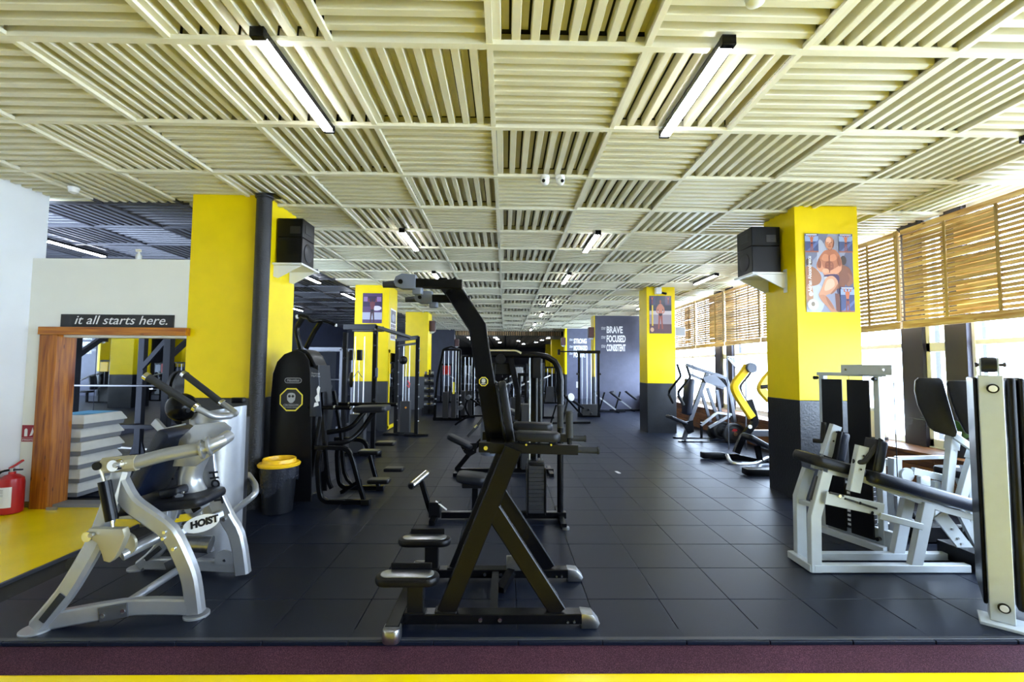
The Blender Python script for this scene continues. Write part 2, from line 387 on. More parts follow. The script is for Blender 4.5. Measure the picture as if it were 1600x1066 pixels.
# walls
struct('wall_left', MB().box((XL-.15, 5.5, 0), (XL, 44, H+.1)), 'navy', 'dark navy wall behind the racks above a long mirror')
struct('wall_back', MB().box((-9, 43, 0), (9, 43.2, 3.6)), 'navy', 'dark far back wall of the rear hall')
struct('wall_rear_right', MB().box((5.9, 23.7, 0), (6.0, 44, 3.7)).box((5.7, 17.9, 0), (5.9, 23.7, .6)), 'navy', 'dark side wall of the rear hall behind the slate walls')
w = struct('wall_slate', MB().box((3.48, 17.72, 0), (6.0, 17.9, H+.05)), 'slate', 'slate wall with white words brave focused consistent')
for k, (t, sz) in enumerate((('BRAVE', .345), ('FOCUSED', .345), ('CONSISTENT', .345))):
    z = 2.96-k*.35
    lettering('lettering', t, .36, (3.93, 17.715, z), (1, 0, 0), (0, 0, 1), 'whiteprint', w, sx=(.60, .47, .345)[k], bold=.012)
    lettering('lettering', 'STAY', .16, (3.73, 17.715, z+.12), (1, 0, 0), (0, 0, 1), 'whiteprint', w, sx=.45)
w = struct('wall_slate_far', MB().box((3.2, 23.72, 0), (6.0, 23.9, H+.05)), 'slate', 'farther slate wall with white words strong motivated positive')
for k, t in enumerate(('STRONG', 'MOTIVATED', 'POSITIVE')):
    z = 2.86-k*.36
    lettering('lettering', t, .34, (3.55, 23.715, z), (1, 0, 0), (0, 0, 1), 'whiteprint', w, sx=(.50, .38, .44)[k], bold=.012)
    lettering('lettering', 'STAY', .16, (3.33, 23.715, z+.12), (1, 0, 0), (0, 0, 1), 'whiteprint', w, sx=.5)
struct('wall_dark_left_rear', MB().box((XL, 25.6, 0), (-2.85, 26.2, H+.05)), 'navy', 'dark wall closing the left bay at the rear')
struct('wall_left_white', MB().box((-5.75, -6, -.05), (-5.6, 5.6, H+.05)), 'white', 'bright white side wall at the left edge')
OX0, OX1, OZ = -5.19, -3.76, 1.93
w = struct('wall_partition', MB().box((-5.6, 5.45, -.05), (OX0-.02, 5.6, 2.865)).box((OX0-.02, 5.45, OZ), (-3.76, 5.6, 2.865)), 'cream', 'cream half-height partition with a framed opening')
struct('wall_rear', MB().box((-5.75, -6.2, -.05), (6, -6, H+.05)), 'slate', 'dark wall behind the entrance')
# timber surround of the opening
fr = thing('opening_frame', 'orange-brown timber frame around the opening beside the yellow pillar', 'door frame', (-5.28, 5.42, -.03))
part('upright', MB().box((-5.385, 5.37, -.03), (-5.27, 5.452, 1.955)), 'framez', fr, .004)
part('jamb', MB().box((-5.27, 5.372, -.03), (-5.185, 5.62, 1.955)), 'framez', fr, .004)
part('lintel', MB().box((-5.395, 5.355, 1.955), (-3.71, 5.445, 2.045)), 'framex', fr, .004)
part('corner_bracket', MB().box((-5.16, 5.34, -.03), (-5.05, 5.36, .0)), 'steel', fr)
struct('trim_threshold', MB().box((-5.185, 5.44, -.03), (-3.7, 5.62, .004)), 'stepdark', 'grey threshold strip in the framed opening')
struct('baseboard_left', MB().box((-5.598, 5.435, -.03), (-5.387, 5.449, .035)), mat('base_trim', (.25, .16, .03), .5), 'low brown skirting behind the fire extinguisher')
# pillars
def pillar(x0, x1, y0, y1, label, split=1.23, faces=True):
    p = thing('pillar', label, 'pillar', ((x0+x1)/2, (y0+y1)/2, 0)); p['kind'] = 'structure'; del p['category']
    part('upper', MB().box((x0, y0, split), (x1, y1, H+.03)), 'yellow', p, .006)
    part('lower', MB().box((x0-.004, y0-.004, -.02), (x1+.004, y1+.004, split)), 'black', p, .006)
    return p
pillar(-3.76, -2.90, 5.45, 6.28, 'yellow pillar with black base next to the tarred pipe')
pillar(-3.80, -2.94, 11.55, 12.42, 'yellow pillar carrying a framed mirror behind the cable station')
pillar(-3.76, -2.91, 17.25, 18.1, 'yellow pillar beyond the tall cable station, far left row')
pillar(3.62, 4.42, 5.61, 6.29, 'yellow pillar with a bodybuilder poster by the window blinds')
pillar(3.56, 4.28, 11.45, 12.1, 'yellow pillar with a small poster and white camera')
p = thing('pillar', 'pillar with a yellow flank at the end of the slate wall', 'pillar', (3.4, 18, 0)); p['kind'] = 'structure'; del p['category']
part('flank', MB().box((3.44, 17.70, 1.25), (3.479, 18.3, H)), 'yellow', p); part('foot', MB().box((3.44, 17.70, 0), (3.479, 18.3, 1.25)), 'black', p)
p = thing('pillar', 'pillar with a yellow flank beside the farther slate wall', 'pillar', (3.2, 24, 0)); p['kind'] = 'structure'; del p['category']
part('flank', MB().box((3.10, 23.70, 1.25), (3.199, 24.3, H)), 'yellow', p); part('foot', MB().box((3.10, 23.70, 0), (3.199, 24.3, 1.25)), 'black', p)
pillar(3.0, 3.8, 29.5, 30.2, 'bright yellow pillar in the rear hall, nearer of two', 1.2)
pillar(3.2, 4.0, 36, 36.7, 'bright yellow pillar in the rear hall, farther of two', 1.2)
pipe = tag(part('pipe', MB().tube([(-2.85, 5.345, -.02), (-2.85, 5.345, H-.02)], .084, 20).disc((-2.85, 5.345, H-.05), (0, 0, 1), .10, .03), 'pipe'), 'black tarred vertical pipe in front of the yellow pillar', 'pipe')
part('pipe_flange', MB().box((-2.93, 5.28, H-.035), (-2.70, 5.44, H-.018)), 'blackmetal', pipe)
# mirrors
mi = thing('wall_mirror', 'long mirror on the navy wall behind the racks', 'mirror', (XL, 14, .1))
for k in range(9): part('mirror_sheet', MB().box((XL+.002, 6.0+k*2, .12), (XL+.012, 7.985+k*2, 2.3)), 'mirror', mi)
mi = thing('pillar_mirror', 'narrow mirror in a yellow frame on the pillar flank', 'mirror', (-2.93, 12, 0))
part('mirror_sheet', MB().box((-2.938, 11.68, .12), (-2.928, 12.3, 1.95)), 'mirror', mi)
part('frame', MB().box((-2.936, 11.6, .05), (-2.915, 11.68, 2.03)).box((-2.936, 12.3, .05), (-2.915, 12.38, 2.03)).box((-2.936, 11.6, .03), (-2.915, 12.38, .12)).box((-2.936, 11.6, 1.95), (-2.915, 12.38, 2.03)), 'yellow', mi)
# ---------------------------------------------------------------- window side
WY = [-6, -.3, 5.52, 11.35, 17.2]
n = 0
for k in range(4):
    a = WY[k]+.93 if k else WY[k]; e = WY[k+1]
    wd = thing('window_%d' % (k+1), 'tall white-framed window by the %s' % ('entrance', 'foreground machines', 'yellow-armed press', 'slate wall')[k], 'window', (XR, (a+e)/2, .62)); wd['kind'] = 'structure'; del wd['category']
    b = MB(); b.box((XR-.03, a, .59), (XR+.05, e, .68)); b.box((XR-.03, a, 1.93), (XR+.05, e, 1.99)); b.box((XR-.03, a, 3.60), (XR+.05, e, H+.1))
    nn = 3; st = (e-a)/nn
    part('window_frame', b, 'metalframe', wd, .004)
    for i in range(nn+1):
        part('mullion', MB().box((XR-.035, a+i*st-.04, .6), (XR+.055, a+i*st+.04, H)), 'metalframe', wd, .004)
    for i in range(nn):
        for z0, z1 in ((.68, 1.93), (1.99, 3.6)):
            part('pane', MB().box((XR+.006, a+i*st+.04, z0), (XR+.012, a+(i+1)*st-.04, z1)), 'pane', wd, smooth=0)
wd = thing('window_8', 'tall white-framed window between the two slate walls', 'window', (XR, 20.8, .6)); wd['kind'] = 'structure'; del wd['category']
part('window_frame', MB().box((XR-.03, 17.9, .59), (XR+.05, 23.7, .68)).box((XR-.03, 17.9, 3.6), (XR+.05, 23.7, H+.1)).box((XR-.03, 17.9, 1.93), (XR+.05, 23.7, 1.99)), 'metalframe', wd, .004)
for i in range(4): part('mullion', MB().box((XR-.035, 17.94+i*1.9, .6), (XR+.055, 18.02+i*1.9, H)), 'metalframe', wd, .004)
for i in range(3):
    for z0, z1 in ((.68, 1.93), (1.99, 3.6)): part('pane', MB().box((XR+.006, 18.02+i*1.9, z0), (XR+.012, 19.84+i*1.9, z1)), 'pane', wd, smooth=0)
for k in (1, 2, 3):
    y = WY[k]
    for q, (a, e) in enumerate(((y, y+.28), (y+.60, y+.93))):
        struct('trim_%d' % (k*2+q-1), MB().box((XR-.10, a, 0), (XR+.15, e, H+.1)), 'darkpost', 'dark window post, %s of a pair by the %s' % (('nearer', 'farther')[q], ('foreground', 'leg machines', 'row machine')[k-1]), .004)
    wd = thing('window_%d' % (k+4), 'narrow white sash between dark window posts by the %s' % ('entrance', 'tall leg pads', 'row machine')[k-1], 'window', (XR, y+.44, .62)); wd['kind'] = 'structure'; del wd['category']
    part('window_frame', MB().box((XR-.05, y+.28, .6), (XR+.02, y+.34, H)).box((XR-.05, y+.54, .6), (XR+.02, y+.60, H)).box((XR-.05, y+.28, .6), (XR+.02, y+.60, .7)).box((XR-.05, y+.28, 1.86), (XR+.02, y+.60, 1.98)).box((XR-.05, y+.28, 3.4), (XR+.02, y+.60, H)), 'metalframe', wd, .004)
    for z0, z1 in ((.7, 1.86), (1.98, 3.4)): part('pane', MB().box((XR-.02, y+.34, z0), (XR-.014, y+.54, z1)), 'pane', wd, smooth=0)
struct('wall_right', MB().box((XR-.06, -6, -.05), (XR+.15, 17.7, .6)).box((XR-.02, -6, H+.02), (XR+.2, 17.7, H+.15)), 'white', 'low white wall under the windows')
# timber bench along the windows
BX = 5.25
for k, (a, e) in enumerate(((1.5, 5.6), (5.61, 11.4), (11.41, 17.68))):
    bn = thing('window_bench', 'plank-fronted timber bench under the window by the %s' % ('right edge', 'tall leg pads', 'row machine')[k], 'bench', (BX+.3, (a+e)/2, 0))
    part('top_board', MB().box((BX-.04, a, .545), (XR-.062, e, .585)), 'bench', bn, .004)
    L = (e-a)/3
    for j in range(4):
        for i in range(-1, 3):
            y0 = max(a, a+i*L+(j % 2)*L*.45+.003); y1 = min(e, a+(i+1)*L+(j % 2)*L*.45-.003)
            if y1-y0 > .05: part('plank', MB().box((BX, y0, .005+j*.135), (BX+.03+.006*((i+j) % 2), y1, .134+j*.135)), 'bench', bn, .003)
# timber blinds
BLX = 5.42; zb, zt = 2.17, 3.52
seg = [2.45, 4.3, 6.12, 7.9, 9.55, 11.15, 12.86, 14.5, 16.2, 17.6]
for k in range(len(seg)-1):
    a, e = seg[k]+.022, seg[k+1]-.022
    bl = thing('slatted_blind', 'hanging pine slat blind, %s in the window row counted from the near end' % ('first', 'second', 'third', 'fourth', 'fifth', 'sixth', 'seventh', 'eighth', 'ninth')[k], 'blind', (BLX, (a+e)/2, zb), 'pine blinds along the windows')
    pit = (zt-zb-.12)/21
    for i in range(21):
        z = zb+.115+i*pit; dx = random.uniform(-.003, .003)
        part('slat', MB().box((BLX-.008+dx, a+.006, z), (BLX+.012+dx, e-.006, z+pit*.75+random.uniform(-.004, .005))), 'pine', bl)
    part('bottom_board', MB().box((BLX-.045, a, zb), (BLX-.008, e, zb+.10)), 'pine', bl, .003)
    part('top_board', MB().box((BLX-.035, a, zt-.06), (BLX-.012, e, zt)), 'pine', bl, .003)
    part('post', MB().box((BLX-.06, a-.02, zb+.101), (BLX-.036, a+.04, zt)), 'pinez', bl, .003)
    for t in (.32, .66): part('batten', MB().box((BLX-.022, a+(e-a)*t-.018, zb+.1), (BLX-.010, a+(e-a)*t+.018, zt-.06)), 'pinez', bl)
    if k % 2 == 1 or k > 4:
        t0 = random.uniform(.08, .45); y0 = a+(e-a)*t0
        for i in range(20):
            if random.random() < .75: part('backing_slat', MB().box((BLX+.02, y0, zb+.115+i*pit+pit*.62), (BLX+.032, y0+(e-a)*.28, zb+.115+(i+1)*pit+.004)), 'pine', bl)
struct('floor_outside', MB().box((6.2, -40, -.9), (80, 80, -.8)), mat('outside_paving', (.75, .75, .74), .8), 'pale paving outside the windows')
# ---------------------------------------------------------------- ceiling fittings
def lamp(x, y, label, L=1.13):
    t = thing('ceiling_lamp', label, 'lamp', (x, y+L/2, H-.012), 'linear lamps on the ceiling')
    part('housing', MB().box((x-.04, y, H-.055), (x+.04, y+L, H-.013)), 'blackgloss', t, .003)
    part('end_cap', MB().box((x-.043, y-.008, H-.075), (x+.043, y+.035, H-.012)), 'blackgloss', t, .003)
    part('end_cap', MB().box((x-.043, y+L-.012, H-.075), (x+.043, y+L+.008, H-.012)), 'blackgloss', t, .003)
    part('diffuser', MB().slab(rrect(.072, L-.05, .012, 2), (x, y+L/2, H-.072), (1, 0, 0), (0, 1, 0), .02), 'lamp', t)
lamp(-1.49, 2.64, 'linear ceiling lamp nearest on the left'); lamp(1.335, 2.64, 'linear ceiling lamp nearest on the right')
LAB = ('second', 'third', 'fourth', 'fifth', 'sixth', 'seventh')
for k, r in enumerate(LROWS[1:]):
    y = CY0+r*GP-.16
    lamp(-1.52, y, 'linear ceiling lamp, %s in the row left of the aisle' % LAB[k]); lamp(1.35, y, 'linear ceiling lamp, %s in the row right of the aisle' % LAB[k])
for k, y in enumerate((9.82, 12.4, 16.5, 20.5)): lamp(-4.45, y, 'linear ceiling lamp behind the left pillars, %s from the front' % ('first', 'second', 'third', 'fourth')[k])
for k, y in enumerate((7.3, 11.5, 15.5)): lamp(-7.36, y, 'linear ceiling lamp over the racks by the navy wall, %s from the front' % ('first', 'second', 'third')[k])
for k, y in enumerate((2.64, 9.5, 14.2)): lamp(4.45, y, 'linear ceiling lamp by the blinds, %s from the front' % ('first', 'second', 'third')[k])
lamp(4.1, 20.4, 'added ceiling lamp between the two slate walls, lighting the farther one')  # extra lamp, added to brighten the lettering on the farther slate wall
rl = [(-2.2, 27.6, 'front row, left'), (-.6, 27.6, 'front row, middle'), (2.6, 27.6, 'front row, right'), (-2.2, 29.6, 'second row, left'), (-.5, 29.2, 'second row, middle'), (2.4, 29.8, 'second row, right'), (.9, 31, 'third row, right'), (-1.6, 31.5, 'third row, left'), (2.2, 32.5, 'fourth row, right'), (-.4, 33, 'fourth row, left'), (-2.4, 34, 'last row, left'), (1.4, 35, 'last row, right')]
for k, (x, y, lab) in enumerate(rl):
    t = thing('rear_lamp', 'short bright lamp on the rear hall ceiling, %s' % lab, 'lamp', (x, y, 3.4), 'rear hall lamps')
    part('housing', MB().box((x-.12, y, 3.375), (x+.12, y+.3, 3.398)), 'plastic', t); part('diffuser', MB().box((x-.10, y+.02, 3.36), (x+.10, y+.28, 3.376)), 'lamp', t)

# ================================================================ foreground machines
Yv = (0, 1, 0); Xv = (1, 0, 0); Zv = (0, 0, 1)
def bolt(c, ax, r=.011, t=.012): return MB().disc(c, ax, r, t, 10)
def lerp(a, b, t): return tuple(V(a)*(1-t)+V(b)*t)
# ---------------------------------------------------------------- black dip and chin-up tower
t = thing('dip_tower', 'black dip and chin-up tower with foot plates in the middle foreground', 'exercise machine', (-.05, 3.28, 0))
YN, YF = 2.965, 3.585
part('cross_foot', MB().path([(-.655, 2.80, .055), (-.655, 3.70, .055)], .085, .07, Zv, .006), 'blackgloss', t)
for y0, s in ((2.80, -1), (3.70, 1)):
    part('foot_cap', MB().slab(rrect(.105, .11, .035), (-.655, y0-s*.01, 0), (1, 0, 0), (0, 1, 0), .085, .014), 'steel', t)
for y in (YN, YF):
    n = y == YN
    bm = part('base_beam', MB().path([(-.61, y, .06), (.50, y, .06)], .062, .085, Yv, .005), 'blackgloss', t)
    part('end_cap', MB().slab([(0, .0), (.10, .0), (.115, .03), (.07, .085), (0, .092)], (.485, y+.047, .004), (1, 0, 0), (0, 0, 1), .094, .008), 'steel', t)
    for x in (-.14, -.02): part('bolt', bolt((x, y-.046, .06), Yv, .013), 'chrome', bm)
    for x in (.40, .44): part('bolt', bolt((x, y-.044, .045), Yv, .008), 'chrome', bm)
    # A-frame struts
    st = part('front_strut', MB().path([(-.355, y, .09), (.055, y-(.0 if n else .0), 1.10)], .115, .06, Yv, .006), 'blackgloss', t)
    part('weld_collar', MB().box((-.425, y-.038, .088), (-.29, y+.038, .102)), 'blackmetal', st, .004)
    part('rear_strut', MB().path([(.345, y, .09), (-.075, y, .72)], .105, .058, Yv, .006), 'blackgloss', t)
    # foot platform
    x = -.615 if n else -.60
    p = part('step_post', MB().path([(-.545, y-.01, .09), (-.545, y-.01, .265)], .10, .055, Yv, .004), 'blackmetal', t)
    part('weld_collar', MB().box((-.61, y-.045, .088), (-.48, y+.025, .1)), 'blackmetal', p, .003)
    pl = part('foot_plate', MB().slab(rrect(.40, .155, .075, 5), (-.60, y-.01, .265), (1, 0, 0), (0, 1, 0), .055, .02), 'blackmetal', t)
    part('tread', MB().slab(rrect(.33, .11, .05, 5), (-.60, y-.01, .3205), (1, 0, 0), (0, 1, 0), .004, .001), 'steel', pl)
    part('heel_stop', MB().box((-.72, y+.055, .315), (-.46, y+.068, .36)), 'blackmetal', pl, .005)
part('cross_tie', MB().path([(-.06, YN, .055), (-.06, YF, .055)], .05, .05, Zv), 'blackmetal', t)
part('back_plate', MB().box((.02, 3.5, .10), (.16, 3.515, .215)), 'steel', t, .01)
part('back_plate_arm', MB().path([(-.02, 3.36, .03), (.06, 3.5, .10)], .06, .05, Zv), 'blackgloss', t)
# arm rests
for y in (3.01, 3.50):
    a = part('arm_beam', MB().path([(-.165, y, 1.10), (.475, y, 1.085)], .062, .06, Yv, .004), 'blackmetal', t)
    part('horizontal_grip', MB().tube([(.475, y, 1.083), (.61, y, 1.08)], .021, 14).disc((.61, y, 1.08), Xv, .025, .012), 'grip', t)
    part('vertical_post', MB().tube([(.425, y+.015, 1.10), (.425, y+.015, 1.18)], .016, 10), 'blackgloss', t)
    part('vertical_grip', MB().tube([(.425, y+.015, 1.16), (.423, y+.015, 1.325)], .024, 14).disc((.423, y+.015, 1.325), Zv, .026, .014), 'grip', t)
    pd = part('arm_pad', MB().pad((.215, y+.03, 1.165), (1, 0, -.03), (0, 1, 0), .30, .13, .062, .05, .018), 'vinyl', t)
    part('pad_stem', MB().box((.10, y+.0, 1.11), (.14, y+.05, 1.14)).box((.29, y+.0, 1.11), (.33, y+.05, 1.14)), 'blackmetal', pd)
    for x in (-.12, .02): part('bolt', bolt((x, y-.034, 1.098), Yv, .014), 'chrome', a)
    for x in (.14, .30): part('screw', bolt((x, y-.033, 1.12), Yv, .007), 'chrome', a)
part('yoke', MB().path([(-.05, 2.99, 1.09), (-.05, 3.53, 1.09)], .09, .06, Zv), 'blackmetal', t)
up = part('upright', MB().path([(-.055, 3.26, 1.06), (-.20, 3.26, 1.90), (-.41, 3.26, 2.22)], .125, .075, Yv, .006), 'blackgloss', t)
part('emblem_ring', MB().slab(ngon(8, .034, .39), (-.150, 3.222, 1.515), (1, 0, 0), (0, 0, 1), .003), 'yellowprint', up)
part('emblem_face', MB().slab(ngon(8, .029, .39), (-.150, 3.2205, 1.515), (1, 0, 0), (0, 0, 1), .003), 'blackprint', up)
part('emblem_mark', MB().slab(rrect(.026, .03, .011), (-.150, 3.219, 1.521), (1, 0, 0), (0, 0, 1), .003).box((-.166, 3.216, 1.497), (-.134, 3.219, 1.502)), 'greyprint', up)
bp = part('back_pad', MB().pad((.015, 3.26, 1.295), (0, 1, 0), (-.16, 0, .987), .27, .45, .055, .06, .015), 'vinyl', t)
part('back_board', MB().pad((-.026, 3.26, 1.285), (0, 1, 0), (-.16, 0, .987), .25, .43, .014, .05, .004), 'blackmetal', bp)
part('top_bar', MB().path([(-.41, 2.96, 2.165), (-.41, 3.68, 2.165)], .06, .06, Zv, .004), 'blackgloss', t)
for y in (2.985, 3.655):
    part('handle_beam', MB().path([(-.285, y, 2.155), (-.60, y, 2.160)], .06, .055, Yv, .004), 'blackgloss', t)
    br = part('pivot_bracket', MB().slab([(.06, -.045), (.06, .05), (-.03, .055), (-.07, .035), (-.082, 0), (-.07, -.03), (-.03, -.045)], (-.645, y+.034, 2.165), (1, 0, 0), (0, 0, 1), .068, .006), 'bluegrey', t)
    part('pivot_pin', bolt((-.68, y-.036, 2.165), Yv, .016, .016), 'blackmetal', br)
    part('clamp', MB().pad((-.575, y, 2.11), (1, 0, 0), (0, 1, 0), .07, .05, .05, .02, .01), 'bluegrey', br)
    part('chin_grip', MB().tube([(-.71, y, 2.155), (-.80, y-.01, 2.148)], .026, 14, 0, .020), 'grip', t)
# ---------------------------------------------------------------- silver abdominal machine, left foreground
t = thing('abdominal_machine', 'silver lever machine with curved legs and black grips at the left front', 'exercise machine', (-2.35, 3.5, 0))
def chain(P): return [tuple(p) for p in P]
def smoothline(P, n=3):
    P = [V(p) for p in P]; out = []
    for i in range(len(P)-1):
        p0, p1, p2, p3 = P[max(i-1, 0)], P[i], P[i+1], P[min(i+2, len(P)-1)]
        for k in range(n):
            s = k/n; out.append(.5*((2*p1)+(p2-p0)*s+(2*p0-5*p1+4*p2-p3)*s*s+(3*p1-p0-3*p2+p3)*s**3))
    return out+[P[-1]]
# near frame
leg = part('rear_leg', MB().path(smoothline([(-2.832, 2.93, 0.023), (-2.691, 2.94, 0.208), (-2.594, 2.95, 0.388), (-2.541, 2.97, 0.524), (-2.485, 2.98, 0.71), (-2.438, 3, 0.944)]), .105, .07, Yv, .02), 'silver', t)
part('foot_disc', MB().disc((-2.838, 2.93, 0.001), Zv, .085, .02, 24), 'silver', leg)
part('rubber_sleeve', MB().path([(-2.782, 2.9, 0.069), (-2.674, 2.905, 0.217)], .04, .02, Yv, .005), 'grip', leg)
fl = part('front_leg', MB().path(smoothline([(-2.447, 3, 0.875), (-2.367, 3, 0.744), (-2.25, 3.01, 0.649), (-2.127, 3.02, 0.55), (-2.048, 3.04, 0.383), (-2.007, 3.06, 0.242), (-1.982, 3.08, 0.028)]), .105, .07, Yv, .015), 'silver', t)
part('foot_disc', MB().disc((-1.983, 3.09, 0.003), Zv, .075, .022, 24), 'silver', fl)
for p in ((-2.135, 2.98, 0.564), (-2.081, 2.99, 0.458), (-2.141, 2.98, 0.525)): part('bolt', bolt(p, Yv, .012, .014), 'chrome', fl)
bb = part('base_bar', MB().path(smoothline([(-2.783, 2.95, 0.043), (-2.571, 2.98, 0.073), (-2.317, 3.03, 0.09), (-2.022, 3.07, 0.069)]), .098, .06, Yv, .01), 'silver', t)
for p in ((-2.467, 2.955, 0.07), (-2.356, 2.97, 0.089)): part('bolt', bolt(p, Yv, .015, .016), 'chrome', bb)
part('joint_plate', MB().path([(-2.487, 2.955, 0.074), (-2.336, 2.975, 0.094)], .085, .012, Yv, .003), 'greymetal', bb)
# far frame
fl = part('far_front_leg', MB().path(smoothline([(-2.305, 3.62, 0.938), (-2.256, 3.62, 0.724), (-2.144, 3.63, 0.474), (-2.051, 3.64, 0.302), (-2.001, 3.65, 0.02)]), .105, .07, Yv, .015), 'silver', t)
part('foot_disc', MB().disc((-2.001, 3.67, -0.013), Zv, .075, .022, 24), 'silver', fl)
part('bolt', bolt((-2.129, 3.59, 0.444), Yv, .014, .014), 'chrome', fl)
lg = part('far_rear_leg', MB().path(smoothline([(-2.859, 3.75, 0.034), (-2.732, 3.74, 0.147), (-2.609, 3.73, 0.333), (-2.515, 3.72, 0.609)]), .09, .06, Yv, .015), 'silver', t)
part('foot_disc', MB().disc((-2.9, 3.78, 0.002), Zv, .075, .02, 24), 'silver', lg)
part('rubber_sleeve', MB().path([(-2.784, 3.7, 0.104), (-2.679, 3.7, 0.192)], .036, .02, Yv, .005), 'grip', lg)
fb = part('far_base_bar', MB().path([(-2.802, 3.74, 0.058), (-2.501, 3.7, 0.075), (-2.033, 3.66, 0.063)], .085, .06, Yv, .01), 'silver', t)
part('pulley_guard', MB().slab([(-.07, 0), (.07, 0), (.07, .05), (.05, .09), (0, .11), (-.05, .09), (-.07, .05)], (-2.134, 3.63, 0.1), (1, 0, 0), (0, 0, 1), .012), 'silver', fb)
part('pulley_bolt', bolt((-2.129, 3.62, 0.128), Yv, .012), 'chrome', fb)
part('cross_strut', MB().tube([(-2.389, 3.02, 0.103), (-2.375, 3.45, 0.121), (-2.453, 3.68, 0.074)], .026, 14), 'silver', t)
part('floor_bracket', MB().path([(-2.543, 3.6, 0.098), (-2.222, 3.6, 0.236)], .07, .05, Yv, .005), 'greymetal', t)
part('caution_tag', MB().box((-2.28, 3.565, 0.216), lerp((-2.222, 3.56, 0.26), (-2.222, 3.56, 0.26), 0)), 'whiteprint', t)
# link, shock absorber, cam
hub = part('lever_hub', MB().path([(-2.506, 2.95, 0.986), (-2.317, 2.97, 0.999)], .095, .075, Yv, .02), 'champagne', t)
part('hub_cap', MB().disc((-2.394, 2.9, 0.997), Yv, .036, .05, 20), 'chrome', hub)
part('hub_nut', MB().disc((-2.369, 2.87, 1.004), Yv, .016, .02, 6), 'steel', hub)
lv = part('lever_tube', MB().tube([(-2.356, 2.97, 0.991), (-2.153, 3, 1.046), (-1.952, 3.05, 1.078), (-1.884, 3.12, 1.117), (-1.895, 3.2, 1.13)], .042, 18), 'silver', t)
for p, q in (((-1.973, 3.04, 1.068), (-1.96, 3.045, 1.071)), ((-1.938, 3.06, 1.089), (-1.925, 3.065, 1.092))): part('clamp_ring', MB().tube([p, q], .062, 20), 'silver', lv)
part('lever_bracket', MB().path([(-2.142, 3.12, 1.015), (-1.981, 3.16, 1.093)], .10, .015, (0, .3, 1)), 'silver', lv)
sh = part('damper', MB().tube([(-2.475, 2.92, 0.895), (-2.415, 2.92, 0.658)], .034, 18), 'blackgloss', t)
part('damper_rod', MB().tube([(-2.503, 2.92, 0.969), (-2.475, 2.92, 0.895)], .009, 10), 'chrome', sh); part('damper_rod', MB().tube([(-2.415, 2.92, 0.658), (-2.399, 2.92, 0.573)], .009, 10), 'chrome', sh)
part('rod_eye', MB().disc((-2.516, 2.92, 0.989), Yv, .026, .04, 14).disc((-2.379, 2.91, 0.569), Yv, .024, .05, 14), 'blackmetal', sh)
cm = part('cam_plate', MB().slab([(-.105, .075), (.10, .075), (.115, .03), (.095, -.03), (.06, -.10), (.03, -.125), (-.005, -.115), (-.02, -.07), (-.05, -.01), (-.105, .025)], (-2.413, 2.925, 0.545), (1, 0, 0), (0, 0, 1), .05, .006), 'champagne', t)
part('cam_cap', MB().disc((-2.518, 2.9, 0.576), Yv, .032, .07, 18), 'chrome', cm)
part('cam_nut', MB().disc((-2.483, 2.86, 0.591), Yv, .015, .02, 6), 'steel', cm)
part('cam_axle', MB().tube([(-2.392, 2.95, 0.559), (-2.433, 3.05, 0.535)], .022, 14), 'chrome', cm)
part('cam_ring', MB().slab(ngon(16, .075), (-2.41, 3.03, 0.474), (1, 0, 0), (0, 0, 1), .02), 'champagne', cm)
dg = part('diagonal_beam', MB().path([(-2.241, 3.16, 0.467), (-2.089, 3.48, 0.522)], .07, .05, (0, .5, 1), .008), 'silver', t)
part('lower_tube', MB().tube([(-2.41, 3, 0.414), (-2.307, 3.18, 0.468)], .036, 16), 'silver', t)
ov = part('oval_badge', MB().slab([(.115*math.cos(a), .055*math.sin(a)) for a in [2*math.pi*k/24 for k in range(24)]], (-2.028, 3.17, 0.556), (.96, .1, .27), (-.27, 0, .96), .006), 'whiteprint', t)
lettering('badge_letters', 'HOIST', .062, (-2.088, 3.155, 0.523), (.96, .1, .27), (-.27, 0, .96), 'blackprint', ov, .15, .002, 'LEFT', 1., .003)
rl_ = part('transport_roller', MB().disc((-2.673, 2.99, 0.371), Yv, .05, .06, 20), 'grip', t)
part('roller_hub', MB().disc((-2.637, 2.95, 0.388), Yv, .017, .014, 12), 'champagne', rl_)
part('roller_axle', MB().tube([(-2.682, 3, 0.367), (-2.576, 3.1, 0.439)], .02, 10), 'blackmetal', t)
# seat
se = part('seat_pad', MB().slab(rrect(.62, .36, .07), (-2.31, 3.26, .645), (1, .06, .10), (-.06, 1, 0), .065, .024), 'vinyl', t)
part('seat_plate', MB().box((-2.60, 3.16, .585), (-2.25, 3.38, .64)), 'silver', se, .004)
part('seat_post', MB().tube([(-2.42, 3.3, .58), (-2.30, 3.36, .36), (-2.1, 3.4, .33)], .06, 16), 'steel', t)
part('seat_slide', MB().path([(-2.45, 3.2, .55), (-2.1, 3.28, .58)], .05, .05, Yv), 'chrome', t)
kn = part('knee_pad', MB().pad((-2.276, 3.25, 0.745), (1, -.1, .22), (0, 1, 0), .15, .12, .06, .03, .02), 'vinyl', t)
part('knee_bracket', MB().path([(-2.202, 3.2, 0.742), (-2.249, 3.2, 0.571)], .05, .012, Yv, .003).path([(-2.271, 3.3, 0.714), (-2.32, 3.3, 0.538)], .05, .012, Yv, .003), 'silver', kn)
for p in ((-2.229, 3.185, 0.729), (-2.17, 3.185, 0.754)): part('bolt', bolt(p, Yv, .008), 'chrome', kn)
